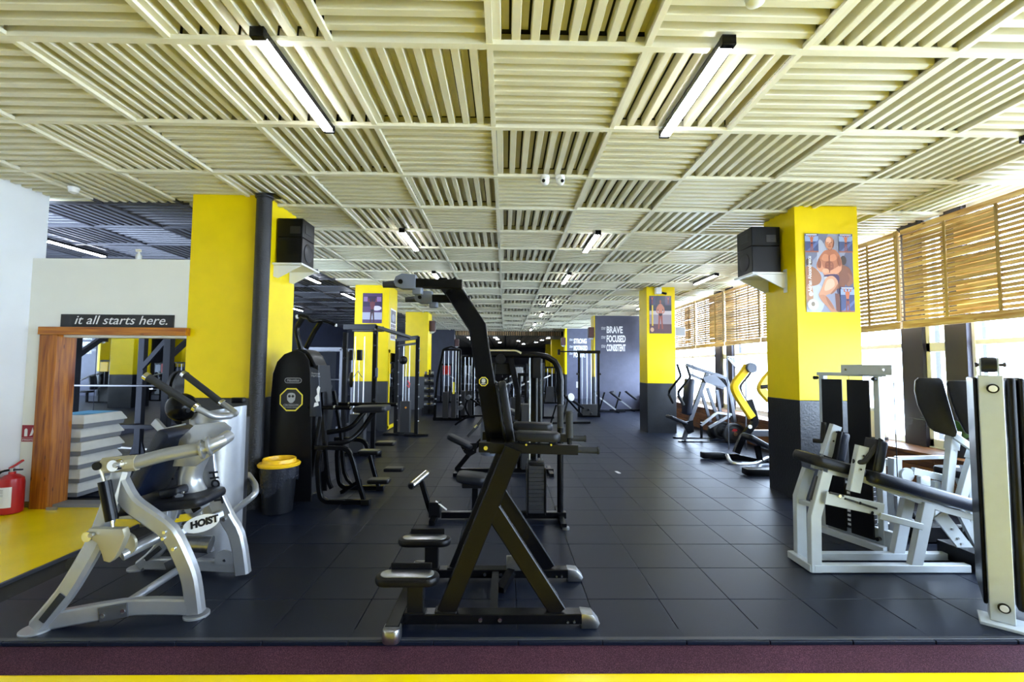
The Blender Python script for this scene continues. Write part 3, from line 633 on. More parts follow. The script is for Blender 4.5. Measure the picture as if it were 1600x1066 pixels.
# back pad and pivot column
bk = part('back_pad', MB().slab(rrect(.50, .10, .03), (-2.431, 3.5, 0.941), (.46, 0, .89), (-.89, 0, .46), .32, .02), 'vinylblue', t)
part('back_shell', MB().slab([(-.16, -.17), (.0, -.17), (.20, -.02), (.23, .10), (.18, .14), (-.02, .12), (-.12, .02)], (-2.158, 3.3, 1.078), (1, 0, 0), (0, 0, 1), .02, .004), 'silver', bk)
pc = part('pivot_column', MB().tube(smoothline([(-2.185, 3.36, 1), (-2.242, 3.36, 0.851), (-2.228, 3.36, 0.743), (-2.141, 3.36, 0.617)]), .075, 20), 'silver', t)
part('pivot_box', MB().path([(-2.199, 3.3, 0.613), (-2.113, 3.3, 0.671)], .10, .10, Yv, .006), 'silver', pc)
part('pivot_window', MB().path([(-2.145, 3.245, 0.621), (-2.098, 3.245, 0.652)], .05, .006, Yv), 'blackmetal', pc)
ln = part('link_arm', MB().path(smoothline([(-2.242, 3.52, 0.966), (-2.214, 3.52, 0.782), (-2.156, 3.52, 0.626), (-2.1, 3.54, 0.489)]), .12, .02, Yv, .004), 'silver', t)
lettering('arm_letters', 'HOIST', .085, (-2.199, 3.5, 0.824), (.22, 0, -.975), (.975, 0, .22), 'blackprint', ln, .1, .002, 'LEFT', 1., .003)
# weight tower : half-round shroud with a slanted top
tw = thing_org = None
sh_o = []
TX, TY = -2.455, 4.02
ring = []
for k in range(17):
    a = math.radians(-200+k*13.75*1.0); ring.append((math.cos(a), math.sin(a)))
R0 = []; R1 = []
b = MB(); prof = [(TX+.215*c, TY+.22*s) for c, s in [(math.cos(math.radians(a)), math.sin(math.radians(a))) for a in range(-190, 20, 14)]]
rr = []
for zf in (0., .5, .9, 1.):
    rr.append([(x, y, .06+(1.235+(x-TX)*.16-.06)*zf) for x, y in prof]+[(TX+(x-TX)*.955, TY+(y-TY)*.955, .06+(1.235+(x-TX)*.16-.06)*zf) for x, y in reversed(prof)])
shr = part('tower_shroud', b.rings(rr), 'silver', t)
part('tower_core', MB().slab(rrect(.36, .34, .10), (TX, TY+.05, .04), (1, 0, 0), (0, 1, 0), 1.12, .01), 'stack', t)
part('tower_head', MB().ball((TX-.19, TY-.20, 1.27), .115, 20, 12), 'blackgloss', t)
part('head_socket', MB().disc((TX-.09, TY-.27, 1.25), (.6, -.8, 0), .016, .02, 12), 'blackmetal', t)
part('head_bracket', MB().path([(TX-.36, TY-.26, 1.16), (TX-.26, TY-.28, 1.08), (TX-.10, TY-.28, 1.12)], .06, .03, (0, 1, 0), .004), 'silver', t)
part('handle_pocket', MB().pad((TX+.05, TY+.18, 1.30), Xv, Yv, .12, .06, .05, .02, .01), 'blackmetal', t)
part('warning_frame', MB().box((TX+.04, TY-.236, .93), (TX+.13, TY-.23, 1.10)), 'greyprint', shr)
part('warning_face', MB().box((TX+.048, TY-.239, .937), (TX+.122, TY-.236, 1.07)), 'silver', shr)
part('warning_strip', MB().box((TX+.04, TY-.24, 1.075), (TX+.13, TY-.2365, 1.10)), 'yellowprint', shr)
for k in range(7): part('weight_plate', MB().box((TX-.24, TY-.20, .20+k*.045), (TX-.02, TY-.10, .238+k*.045)), 'steel', t, .004)
part('rear_hoop', MB().tube([(-2.337, 3.9, 0.301), (-2.242, 3.9, 0.405), (-2.085, 3.95, 0.538), (-2.172, 4.1, 0.573), (-2.346, 4.3, 0.614)], .026, 14, .06), 'silver', t)
# press handles
for k, (a, b_, c_, d_) in enumerate((((-2.62, 3.4, 1.532), (-2.286, 3.45, 1.302), (-2.173, 3.5, 1.222), (-2.106, 3.62, 1.224)), ((-2.727, 3.95, 1.537), (-2.368, 3.9, 1.299), (-2.24, 3.82, 1.254), (-2.134, 3.72, 1.223)))):
    hd = part('handle_tube', MB().tube([b_, c_, d_, lerp(d_, (TX+.02, TY-.2, 1.20), .5)], .022, 14, .06), 'silver', t)
    part('handle_grip', MB().tube([a, b_], .027, 16), 'grip', hd)
    part('grip_collar', MB().tube([lerp(a, b_, -.03), lerp(a, b_, .04)], .031, 16), 'chrome', hd); part('grip_collar', MB().tube([lerp(a, b_, .97), lerp(a, b_, 1.03)], .032, 16), 'chrome', hd)
# ---------------------------------------------------------------- prone leg curl, right
t = thing('leg_curl_machine', 'pale grey leg curl bench with a long angled black pad at the right', 'exercise machine', (3.1, 3.83, 0))
YN, YF = 3.72, 3.95
WM = 'whitemetal'
for y, pts in ((YN, [(2.597, 3.72, 0.787), (2.493, 3.72, 0.441), (2.485, 3.72, 0.005)]), (YF, [(2.609, 3.95, 0.762), (2.525, 3.95, 0.529), (2.52, 3.95, -0.004)])):
    part('front_leg', MB().path(pts, .085, .055, Yv, .004), WM, t)
part('leg_brace', MB().path([(2.509, 3.74, 0.516), (2.527, 3.93, 0.492)], .05, .03, Zv), WM, t)
part('leg_gusset', MB().path([(2.558, 3.74, 0.746), (2.499, 3.74, 0.557)], .06, .02, Yv), 'greymetal', t)
for y, a, c in ((YN, (2.449, 3.72, 0.005), (3.724, 3.72, 0.006)), (YF, (2.559, 3.95, -0.01), (3.959, 3.95, -0.009))):
    part('base_rail', MB().path([(a[0]+.02, y, .035), (c[0], y, .035)], .058, .062, Yv, .004), WM, t)
part('base_cross', MB().path([(2.465, 3.70, .0345), (2.465, 3.99, .0345)], .062, .056, Zv, .004), WM, t)
part('rear_leg', MB().path([(3.42, 3.72, 0.545), (3.289, 3.72, 0.041)], .095, .055, Yv, .004), WM, t)
part('rear_leg', MB().path([(3.461, 3.95, 0.51), (3.341, 3.95, 0.028)], .095, .055, Yv, .004), WM, t)
part('bench_rail', MB().path([(2.612, 3.74, 0.798), (2.873, 3.74, 0.742), (3.547, 3.74, 0.493), (3.954, 3.74, 0.387)], .05, .05, Yv, .004), WM, t)
part('bench_rail', MB().path([(2.635, 3.93, 0.798), (3.02, 3.93, 0.73), (3.73, 3.93, 0.49), (4.114, 3.93, 0.41)], .05, .05, Yv, .004), WM, t)
part('side_rail', MB().path([(2.975, 3.66, 0.462), (3.311, 3.66, 0.378)], .05, .03, Yv, .004), WM, t)
u1 = (V((2.918, 3.83, 0.8))-V((2.474, 3.83, 0.919))).normalized()
c1 = lerp((2.474, 3.83, 0.898), (2.917, 3.83, 0.773), .5)
part('chest_pad', MB().pad(c1, u1, Yv, .46, .34, .09, .08, .03), 'vinyl', t)
u2 = (V((3.839, 3.83, 0.493))-V((2.916, 3.83, 0.752))).normalized(); c2 = lerp((2.906, 3.83, 0.779), (3.845, 3.83, 0.503), .5)
part('thigh_pad', MB().pad(c2, u2, Yv, .94, .36, .105, .07, .036), 'vinylblue', t)
# elbow pads and handles
for y, pp, br, h0, h1 in ((4.02, (2.933, 4.02, 0.947), ((2.91, 4.02, 1.125), (2.811, 4.02, 0.863)), (2.815, 4.06, 0.979), (2.831, 4.06, 1.147)), (3.62, (2.93, 3.62, 0.94), ((2.825, 3.62, 1.014), (2.741, 3.62, 0.661)), (2.804, 3.58, 0.893), (2.948, 3.58, 1.071))):
    pd = part('elbow_pad', MB().pad(pp, (.22, 0, .97), (.97, 0, -.22), .25, .075, .13, .025, .018), 'vinylblue', t)
    part('pad_board', MB().pad(tuple(V(pp)+V((-.045, 0, .012))), (.22, 0, .97), (.97, 0, -.22), .25, .018, .13, .006, .003), 'blackmetal', pd)
    bk = part('pad_bracket', MB().path(br, .085, .05, Yv, .004), WM, t)
    for s in (.2, .5): part('bolt', bolt(tuple(V(lerp(br[0], br[1], s))+V((-.0, -.03, 0))), Yv, .009), 'chrome', bk)
    part('handle', MB().tube([tuple(V(h0)+V((-.05, .05, -.0))), h0, h1], .019, 12, .02), 'grip', t)
sp = part('slotted_plate', MB().path([(2.549, 3.66, 0.6), (3.008, 3.66, 0.506)], .10, .014, Yv, .003), WM, t)
part('slot', MB().path([(2.695, 3.65, 0.598), (2.949, 3.65, 0.519)], .016, .012, Yv).path([(2.574, 3.65, 0.643), (2.686, 3.65, 0.618)], .016, .012, Yv), 'blackprint', sp)
for p in ((2.651, 3.645, 0.619), (2.808, 3.645, 0.565), (2.902, 3.645, 0.491)): part('bolt', bolt(p, Yv, .013, .016), 'chrome', sp)
part('end_bumper', MB().box((3.76, 3.66, .012), (4.02, 4.02, .15)), 'blackmetal', t, .008)
lp = part('lever_plate', MB().path([(3.624, 3.84, 0.421), (3.898, 3.84, 0.057)], .11, .014, Yv, .003), WM, t)
for p in ((3.72, 3.828, 0.3), (3.765, 3.828, 0.223), (3.795, 3.828, 0.181), (3.839, 3.828, 0.098)): part('bolt', bolt(p, Yv, .010), 'steel', lp)
part('end_post', MB().path([(4.077, 3.86, 0.485), (4.052, 3.86, 0.013)], .09, .05, Yv, .004), WM, t)
rp = part('ankle_roller', MB().tube([(3.92, 3.55, .50), (3.92, 3.80, .50)], .05, 18), 'vinyl', t)
part('roller_arm', MB().path([(3.863, 3.9, 0.419), (3.992, 3.9, 0.154)], .06, .03, Yv), WM, t)
# its weight stack
ST0, ST1 = V((3.246, 4.675, 0)), V((3.432, 4.158, 0)); sd = (ST1-ST0).normalized(); nr = V((0, 0, 1)).cross(sd)
def S(a, z, d=0.): return tuple(ST0+sd*a+nr*d+V((0, 0, z)))
stk = thing('weight_stack_tower', 'pale grey weight stack tower with twin black guards before the poster pillar', 'weight stack', S(.27, 0))
for a in (.02, .53): part('upright', MB().path([S(a, .04), S(a, 1.56)], .05, .06, nr, .004), WM, stk)
for a in (.155, .40): part('guard', MB().path([S(a, .08, -.07), S(a, 1.52, -.07)], .20, .02, nr, .006), 'blackmetal', stk)
part('base', MB().path([S(-.05, .03), S(.62, .03)], .055, .30, Zv, .004).path([S(-.03, .03, -.1), S(.6, .03, -.1)], .055, .05, Zv), WM, stk)
part('top_bar', MB().path([S(-.02, 1.57), S(.62, 1.57)], .035, .07, nr, .004), WM, stk)
tp = part('pulley_plate', MB().path([S(.24, 1.615, -.05), S(.68, 1.615, -.05)], .095, .012, nr, .003), WM, stk)
for a in (.29, .62): part('bolt', bolt(S(a, 1.615, -.06), nr, .012), 'chrome', tp)
part('cable', MB().tube([S(.66, 1.56), S(.66, .62)], .004, 6).tube([S(.275, 1.56), S(.275, .5)], .003, 6), 'blackmetal', stk)
for k in range(10): part('weight_plate', MB().path([S(.10, .13+k*.042), S(.45, .13+k*.042)], .036, .11, nr), 'stack', stk)
for k in range(8): part('number_tag', MB().path([S(.265, .15+k*.042, -.062), S(.29, .15+k*.042, -.062)], .02, .008, nr), 'whiteprint', stk)
for a in (.0, .55): part('bumper', MB().tube([S(a-.02, .10, -.05), S(a-.02, .10, -.09)], .018, 10).tube([S(a-.02, 1.53, -.03), S(a-.02, 1.53, -.07)], .018, 10), 'blackmetal', stk)
# ---------------------------------------------------------------- seated leg machine with tall shield pads
t = thing('thigh_machine', 'pale grey seated leg machine with two tall black shield pads', 'exercise machine', (4.35, 4.45, 0))
padA = [(-.19, .26), (-.15, .29), (.08, .29), (.11, .27), (.24, -.22), (.22, -.265), (.19, -.27), (.0, -.23), (-.06, -.19), (-.17, .02), (-.2, .16)]
for k, (c, ux, sgn, lab) in enumerate((((4.183, 4.45, 1.25), (.86, -.5, 0), 1, None), ((4.327, 4.25, 1.239), (.86, -.5, 0), 1, None))):
    pts = padA if k == 0 else [(-.20, .28), (.06, .28), (.13, .25), (.16, .15), (.16, -.25), (.14, -.28), (.10, -.28), (-.05, -.2), (-.14, -.02), (-.215, .25)]
    pts = [(a*.68, b) for a, b in pts]
    p = part('shield_pad', MB().slab(pts, c, ux, Zv, .05, .014), 'vinyl', t)
    part('pad_board', MB().slab([(a*.9, b*.92) for a, b in pts], tuple(V(c)+V((.008, .014, 0))), ux, Zv, .012), 'blackmetal', p)
for k, (a, b_, cc) in enumerate((((4.344, 4.42, 0.989), (4.3, 4.42, 0.713), (4.243, 4.42, 0.319)), ((4.478, 4.35, 0.843), (4.421, 4.35, 0.698), (4.328, 4.35, 0.429)))):
    part('lever', MB().path([a, b_, cc], .075, .06, Yv, .004), WM, t)
    part('lever_sleeve', MB().path([lerp(a, b_, -.15), lerp(a, b_, .5)], .095, .08, Yv, .006), WM, t)
    part('pivot_bolt', bolt(tuple(V(a)+V((0, -.045, .0))), Yv, .022, .02), 'steel', t)
part('link_bar', MB().path([(4.297, 4.36, 0.991), (4.433, 4.3, 0.864)], .06, .03, Yv, .005), WM, t)
part('rear_post', MB().path([(3.874, 4.55, 0.741), (3.856, 4.55, 0.279), (3.871, 4.55, 0.032)], .085, .08, Yv, .004), WM, t)
part('seat_rail', MB().path([(3.785, 4.6, 0.693), (3.915, 4.6, 0.681)], .07, .05, Yv).path([(3.913, 4.58, 0.735), (4.4, 4.58, 0.75)], .03, .05, Yv), WM, t)
part('cross_rail', MB().path([(4.005, 4.5, 0.627), (4.332, 4.5, 0.554)], .07, .04, Yv, .004), WM, t)
part('pulley_box', MB().pad((4.063, 4.45, 0.541), Xv, Zv, .10, .10, .05, .02, .008), WM, t)
part('pulley', MB().disc((3.946, 4.5, 0.59), Yv, .065, .03, 24), WM, t)
for p, q in (((4.229, 4.5, 0.529), (4.199, 4.5, -0.145)), ((4.267, 4.5, 0.234), (4.249, 4.5, -0.145)), ((4.446, 4.6, 0.078), (4.463, 4.6, -0.122))): part('stand', MB().path([p, q], .06, .05, Yv, .004), WM, t)
part('curved_leg', MB().path(smoothline([(4.546, 4.62, 0.653), (4.619, 4.62, 0.419), (4.721, 4.62, 0.229), (4.746, 4.62, 0.072), (4.746, 4.62, -0.054)]), .05, .05, Yv, .004), WM, t)
part('counterweight', MB().slab([(-.05, .10), (.04, .10), (.05, -.06), (.03, -.10), (-.02, -.09), (-.05, -.02)], (3.851, 4.5, 0.294), Xv, Zv, .05, .01), 'silver', t)
part('base_box', MB().box((3.88, 4.30, .01), (4.28, 4.62, .16)), 'blackmetal', t, .01)
part('base_rail', MB().path([(4.2, 4.35, .035), (4.75, 4.15, .035)], .055, .055, Zv, .004).path([(3.8, 4.7, .035), (4.7, 4.62, .035)], .055, .055, Zv, .004), WM, t)
for p, q in (((4.196, 4.4, 0.109), (4.347, 4.4, 0.038)), ((4.269, 4.4, -0.034), (4.414, 4.4, -0.105)), ((3.936, 4.45, 0.218), (4.009, 4.45, 0.176))): part('stop_rubber', MB().tube([p, q], .028, 12), 'blackmetal', t)
part('foot_roller', MB().tube([(4.256, 4.2, 0.11), (4.21, 4.1, 0.101)], .065, 16).tube([(4.204, 4.1, 0.107), (4.307, 4.1, 0.079)], .03, 12), 'vinyl', t)
part('seat_pad', MB().pad((4.62, 4.55, .60), Xv, Yv, .42, .40, .08, .06, .025), 'vinyl', t)
part('seat_post', MB().path([(4.62, 4.55, .05), (4.62, 4.55, .56)], .08, .06, Yv), WM, t)
# ---------------------------------------------------------------- near tower at the right edge
t = thing('cable_tower', 'tall pale grey tower with black side covers at the right edge', 'weight stack', (0, 0, 0))
x0, x1 = -.058, .058
part('post', MB().box((x0, 0, .02), (x1, .13, 1.585)), WM, t, .005)
part('side_cover', MB().box((x0-.022, .035, .10), (x0-.001, .55, 1.57)), 'blackmetal', t, .01)
part('side_cover', MB().box((x1+.012, .03, .10), (x1+.06, .55, 1.57)), 'blackmetal', t, .02)
part('side_cover', MB().box((x1+.065, .05, .10), (x1+.10, .55, 1.57)), 'blackmetal', t, .015)
for z in (.115, 1.50):
    cp = part('cap_ring', MB().disc((.008, -.002, z), Yv, .030, .014, 20), 'blackmetal', t)
    part('cap_face', MB().disc((.008, -.010, z), Yv, .021, .008, 20), 'plastic', cp)
part('foot_plate', MB().box((x0-.05, -.06, .0), (x1+.25, .13, .02)), WM, t, .004)
part('pulley', MB().disc((0, .07, 1.655), Xv, .05, .07, 24), 'bin', t)
part('pulley_fork', MB().box((x0+.012, .04, 1.58), (x0+.02, .10, 1.70)), WM, t); part('pulley_fork', MB().box((x1-.02, .04, 1.58), (x1-.012, .10, 1.70)), WM, t)
part('pulley_axle', MB().tube([(x0-.005, .07, 1.655), (x1+.02, .07, 1.655)], .010, 10).disc((x0, .07, 1.655), Xv, .016, .014, 12).disc((x1+.015, .07, 1.655), Xv, .016, .014, 12), 'darkpost', t)
part('rear_frame', MB().path([(x1+.08, .55, .04), (.75, .55, .04)], .05, .06, Yv).path([(.55, .55, .04), (.55, .55, .95)], .06, .06, Yv), WM, t)
part('seat_pad', MB().pad((.6, .45, .98), Xv, Yv, .35, .3, .07, .05, .02), 'vinyl', t)
t.location = (3.165, 2.95, 0); t.rotation_euler = (0, 0, math.radians(-42))

# ================================================================ machines in the middle of the hall
BK = 'blackgloss'; BM = 'blackmetal'
# ---------------------------------------------------------------- triceps / pulldown station behind the dip tower
t = thing('pulldown_machine', 'black arched pulldown machine standing behind the dip tower', 'exercise machine', (0, 4.97, 0))
y = 4.97
part('arch', MB().tube([(.60, y, .05), (.60, y, 1.745), (-.22, y, 1.755)], .034, 14, .26), BK, t)
part('base_beam', MB().path([(-.66, y, .05), (.66, y, .05)], .065, .07, Yv, .005), BK, t)
part('base_cross', MB().path([(.60, y-.30, .03), (.60, y+.30, .03)], .06, .05, Zv, .004), BK, t)
part('base_cross', MB().path([(-.2, y-.25, .03), (-.2, y+.25, .03)], .06, .05, Zv, .004), BK, t)
part('base_foot', MB().slab(rrect(.07, .07, .02), (.62, y-.29, 0), Xv, Yv, .02), 'steel', t)
for k in range(12): part('weight_plate', MB().box((.255, y-.12, .10+k*.041), (.42, y+.12, .138+k*.041)), 'stack', t)
part('stack_shroud', MB().box((.238, y-.145, .085), (.246, y+.145, .56)).box((.43, y-.145, .085), (.438, y+.145, .56)), BM, t)
part('stack_head', MB().pad((.34, y, .60), Xv, Yv, .17, .24, .05, .02, .01), BM, t)
for x in (.27, .345, .395): part('guide_rod', MB().tube([(x, y, .10), (x, y, 1.72)], .010, 10), 'greymetal' if x > .3 else 'steel', t)
part('column', MB().path([(.31, y+.09, .08), (.31, y+.09, 1.72)], .07, .06, Yv, .004), BK, t)
part('pulley_block', MB().box((.30, y-.05, 1.50), (.385, y+.05, 1.72)), BM, t, .006)
part('top_pulley', MB().disc((-.05, y-.04, 1.70), Yv, .055, .03, 20), BM, t)
part('cable', MB().tube([(-.10, y-.04, 1.70), (-.12, y-.04, 1.30)], .004, 6), BM, t)
part('lat_bar', MB().tube([(-.30, y-.03, 1.76), (-.24, y-.03, 1.79), (.12, y-.03, 1.79), (.17, y-.03, 1.76)], .017, 10, .04), 'chrome', t)
part('back_board', MB().box((-.14, y+.06, 1.53), (.09, y+.10, 1.66)), BM, t, .01)
part('swing_arm', MB().path([(.06, y+.02, 1.72), (.145, y+.02, 1.30), (.135, y+.02, 1.05)], .06, .05, Yv, .006), BK, t)
sp = part('seat_pad', MB().pad((-.34, y, .435), (1, 0, -.10), Yv, .33, .30, .085, .08, .028), 'vinyl', t)
part('seat_board', MB().box((-.44, y-.11, .35), (-.20, y+.11, .395)), BM, sp, .006)
part('seat_post', MB().path([(-.31, y, .07), (-.31, y, .36)], .06, .055, Yv, .004), BK, t)
part('thigh_post', MB().path([(-.76, y, .04), (-.80, y, .14), (-.89, y, .42)], .05, .045, Yv, .004), BK, t)
part('thigh_bracket', MB().box((-.79, y-.055, .03), (-.67, y+.055, .19)), BM, t, .006)
part('adjust_pin', MB().tube([(-.72, y-.04, .20), (-.60, y-.07, .12)], .008, 8), 'plastic', t)
rr_ = part('foot_roller', MB().tube([(-.95, y-.20, .395), (-.86, y+.16, .44)], .038, 18), 'chrome', t)
part('roller_bore', MB().disc((-.951, y-.203, .3945), (.24, .96, .12), .028, .01, 16), BM, rr_)
part('front_foot', MB().path([(-.73, y-.22, .03), (-.73, y+.22, .03)], .06, .05, Zv), BK, t)
# ---------------------------------------------------------------- curl bench further back
t = thing('curl_machine', 'black curl machine with a tilted seat behind the pulldown machine', 'exercise machine', (-.4, 7.1, 0))
y = 7.1
part('base_beam', MB().path([(-.75, y, .04), (.75, y, .04)], .06, .07, Yv, .004), BK, t)
part('base_cross', MB().path([(-.72, y-.28, .03), (-.72, y+.28, .03)], .06, .05, Zv), BK, t); part('base_cross', MB().path([(.7, y-.28, .03), (.7, y+.28, .03)], .06, .05, Zv), BK, t)
part('seat_arm', MB().path([(-.73, y, .05), (-.50, y, .33), (-.20, y, .66)], .07, .06, Yv, .004), BK, t)
se = part('seat_pad', MB().pad((-.68, y, .475), (1, 0, -.46), Yv, .42, .30, .075, .09, .028), 'vinyl', t)
gp = part('gusset', MB().slab([(-.15, .06), (.12, .09), (.10, -.06), (-.0, -.12), (-.08, -.06)], (-.53, y-.03, .37), Xv, Zv, .012), BM, se)
for x, z in ((-.62, .36), (-.57, .37), (-.47, .35)): part('bolt', bolt((x, y-.05, z), Yv, .010), 'chrome', gp)
part('body', MB().tube([(-.215, y, .28), (-.215, y, .82)], .155, 20), 'bluegrey', t)
part('body_plate', MB().box((-.28, y-.17, .56), (-.16, y-.155, .69)), BM, t, .004)
part('handle', MB().tube([(-.25, y-.1, .95), (-.42, y-.2, .72), (-.55, y-.22, .58)], .02, 10), 'grip', t)
part('handle_end', MB().tube([(-.40, y-.2, .74), (-.44, y-.205, .70)], .026, 10), 'chrome', t)
part('column', MB().path([(-.10, y, .05), (-.10, y, 1.25)], .09, .08, Yv, .004), BK, t)
part('arm_pad', MB().pad((.10, y, .93), (1, 0, -.3), Yv, .25, .45, .07, .05, .02), 'vinyl', t)
part('stack', MB().box((.25, y-.14, .08), (.48, y+.14, 1.05)), 'stack', t, .01)
part('stack_frame', MB().path([(.22, y, .05), (.22, y, 1.5), (.52, y, 1.5), (.52, y, .05)], .05, .05, Yv, .004), BK, t)
# ---------------------------------------------------------------- assisted dip machine with the big black panel
t = thing('assisted_dip_machine', 'tall black assisted dip machine with a yellow octagon emblem next to the bin', 'exercise machine', (-2.0, 5.6, 0))
y = 5.47
pan_o = [(.0, .0), (.0, .0)]
P0 = (-2.734, 5.47, -0.01)
b = MB().slab([(-2.76, .03), (-2.76, 1.25), (-2.745, 1.52), (-2.70, 1.66), (-2.62, 1.75), (-2.52, 1.79), (-2.46, 1.795), (-2.385, 1.765), (-2.33, 1.68), (-2.305, 1.55), (-2.27, .9), (-2.25, .03)], (0, y+.035, 0), Xv, Zv, .035, .01)
pn = part('side_panel', b, BM, t)
part('side_panel', MB().slab([(-2.76, .03), (-2.76, 1.25), (-2.745, 1.52), (-2.70, 1.66), (-2.62, 1.75), (-2.52, 1.79), (-2.46, 1.795), (-2.385, 1.765), (-2.33, 1.68), (-2.305, 1.55), (-2.27, .9), (-2.25, .03)], (0, y+.50, 0), Xv, Zv, .035, .01), BM, t)
part('core', MB().box((-2.72, y+.04, .06), (-2.34, y+.46, 1.60)), 'stack', t)
part('top_cover', MB().path(smoothline([(-2.60, y+.23, 1.74), (-2.48, y+.23, 1.80), (-2.36, y+.23, 1.76), (-2.27, y+.23, 1.60)]), .03, .36, Yv, .008), BM, t)
ec = (-2.515, y-.001, 1.215)
em = part('emblem_ring', MB().slab(ngon(8, .145, math.pi/8), ec, Xv, Zv, .003), 'yellowprint', pn)
part('emblem_face', MB().slab(ngon(8, .130, math.pi/8), (ec[0], y-.003, ec[2]), Xv, Zv, .003), 'blackprint', pn)
part('emblem_head', MB().slab([(-.05, .05), (-.04, .075), (-.015, .085), (.015, .085), (.04, .075), (.05, .05), (.045, .0), (.02, -.03), (0, -.035), (-.02, -.03), (-.045, 0)], (ec[0], y-.005, ec[2]-.005), Xv, Zv, .002), 'greyprint', pn)
part('emblem_eye', MB().slab(ngon(10, .016), (ec[0]-.02, y-.007, ec[2]+.04), Xv, Zv, .002), 'blackprint', pn); part('emblem_eye', MB().slab(ngon(10, .016), (ec[0]+.02, y-.007, ec[2]+.04), Xv, Zv, .002), 'blackprint', pn)
lettering('emblem_letters', 'CROSSGYM', .034, (ec[0], y-.006, ec[2]-.075), Xv, Zv, 'greyprint', pn, 0, .001, 'CENTER')
lettering('emblem_letters', 'KEEP WALKING FORWARD', .014, (ec[0], y-.006, ec[2]-.095), Xv, Zv, 'greyprint', pn, 0, .001, 'CENTER')
part('name_plate', MB().slab(rrect(.20, .062, .03), (-2.50, y-.001, 1.44), Xv, Zv, .003), 'greyprint', pn); part('name_plate_face', MB().slab(rrect(.19, .052, .026), (-2.50, y-.003, 1.44), Xv, Zv, .003), 'blackprint', pn)
lettering('maker_letters', 'Nautilus', .042, (-2.50, y-.006, 1.428), Xv, Zv, 'greyprint', pn, .2, .001, 'CENTER')
fc = part('front_cover', MB().path([(-2.30, y+.25, .30), (-2.20, y+.25, 1.0), (-2.26, y+.25, 1.62)], .05, .36, Yv, .01), BM, t)
ins = part('instruction_board', MB().slab([(-2.29, 1.02), (-2.15, 1.02), (-2.205, 1.56), (-2.29, 1.60)], (0, y-.0, 0), Xv, Zv, .015, .004), 'pot', t)
lettering('board_letters', 'Assisted\nDip/Chin', .030, (-2.285, y-.017, 1.52), (1, 0, -.08), Zv, 'greyprint', ins, 0, .001)
part('board_figure', MB().slab([(0, 0), (.03, .04), (.02, .1), (.04, .14), (.06, .12), (.05, .05), (.06, -.04), (.02, -.05)], (-2.235, y-.017, 1.24), Xv, Zv, .002), 'whiteprint', ins)
part('board_figure', MB().slab([(-.01, 0), (.05, .02), (.04, .06), (0, .05)], (-2.235, y-.017, 1.13), Xv, Zv, .002), 'whiteprint', ins)
# chin handles
hb = part('chin_bar', MB().tube([(-2.58, 5.72, 2.232), (-2.469, 5.72, 2.233), (-2.419, 5.72, 2.161), (-2.301, 5.8, 2.194), (-2.165, 5.85, 2.135)], .02, 12, .04), BK, t)
part('handle_arm', MB().tube([(-2.449, 5.55, 2.191), (-2.521, 5.55, 2.066), (-2.494, 5.55, 1.935), (-2.464, 5.6, 1.767)], .030, 12, .05), BK, t)
part('handle_arm', MB().tube([(-2.365, 5.9, 2.187), (-2.458, 5.9, 2.038), (-2.549, 5.9, 1.832)], .030, 12, .05), BK, t)
part('bar_tip', MB().disc((-2.586, 5.7, 2.221), Xv, .026, .02, 12), 'plastic', hb); part('bar_tip', MB().disc((-2.157, 5.85, 2.131), Xv, .02, .02, 12), 'plastic', hb)
# dip arms
for yy, x1_ in ((y+.02, -1.83), (y+.52, -1.40)):
    a = part('dip_arm', MB().tube([(-2.32, yy, 1.125), (x1_, yy, 1.12)], .024, 12), BK, t)
    part('arm_tip', MB().disc((x1_+.006, yy, 1.12), Xv, .022, .014, 12), 'chrome', a)
    part('arm_collar', MB().tube([(-2.02, yy, 1.122), (-2.0, yy, 1.122)], .03, 12), 'chrome', a)
kp = part('knee_pad', MB().pad((-1.64, y+.27, 1.09), (1, 0, .03), Yv, .40, .34, .075, .06, .022), 'vinyl', t)
part('knee_lever', MB().tube([(-2.12, y+.10, .82), (-1.85, y+.12, .86), (-1.72, y+.2, 1.05)], .03, 12, .10), BK, t)
part('knee_lever', MB().tube([(-2.10, y+.10, .68), (-1.88, y+.12, .70), (-1.76, y+.25, .82), (-1.62, y+.27, 1.05)], .03, 12, .10), BK, t)
# frame hoops with steps
for yy in (y+.0, y+.62):
    s_ = 0 if yy < y+.3 else .0
    f = part('side_hoop', MB().path(smoothline([(-2.16, yy, .62), (-2.18, yy, .45), (-2.15, yy, .14), (-2.09, yy, .05), (-1.98, yy, .035), (-1.60, yy, .035)], 4), .055, .05, Yv, .006), BK, t)
    part('step_leg', MB().path(smoothline([(-2.22, yy, .66), (-1.98, yy, .655), (-1.86, yy, .64), (-1.79, yy, .55), (-1.70, yy, .25), (-1.63, yy, .04)], 3), .05, .05, Yv, .006), BK, t)
    part('hoop_foot', MB().box((-1.66, yy-.04, 0), (-1.56, yy+.04, .065)), BM, f, .006)
    for sx, sz in ((-1.62, .56), (-1.50, .22)):
        st = part('step_plate', MB().slab(rrect(.26, .17, .03), (sx+(.0 if yy < y+.3 else .03), yy+.14, sz), Xv, Yv, .045, .012), BM, t)
        part('step_tread', MB().slab(rrect(.22, .13, .02), (sx+(.0 if yy < y+.3 else .03), yy+.14, sz+.0455), Xv, Yv, .004), 'greymetal', st)
part('diagonal_brace', MB().path([(-2.0, y+.3, .06), (-1.7, y+.05, .26)], .04, .04, Zv), BK, t)
part('front_rail', MB().path(smoothline([(-2.20, y+.10, 1.30), (-2.16, y+.10, .8), (-2.10, y+.10, .3), (-2.05, y+.10, .16)]), .035, .05, Yv), BK, t)
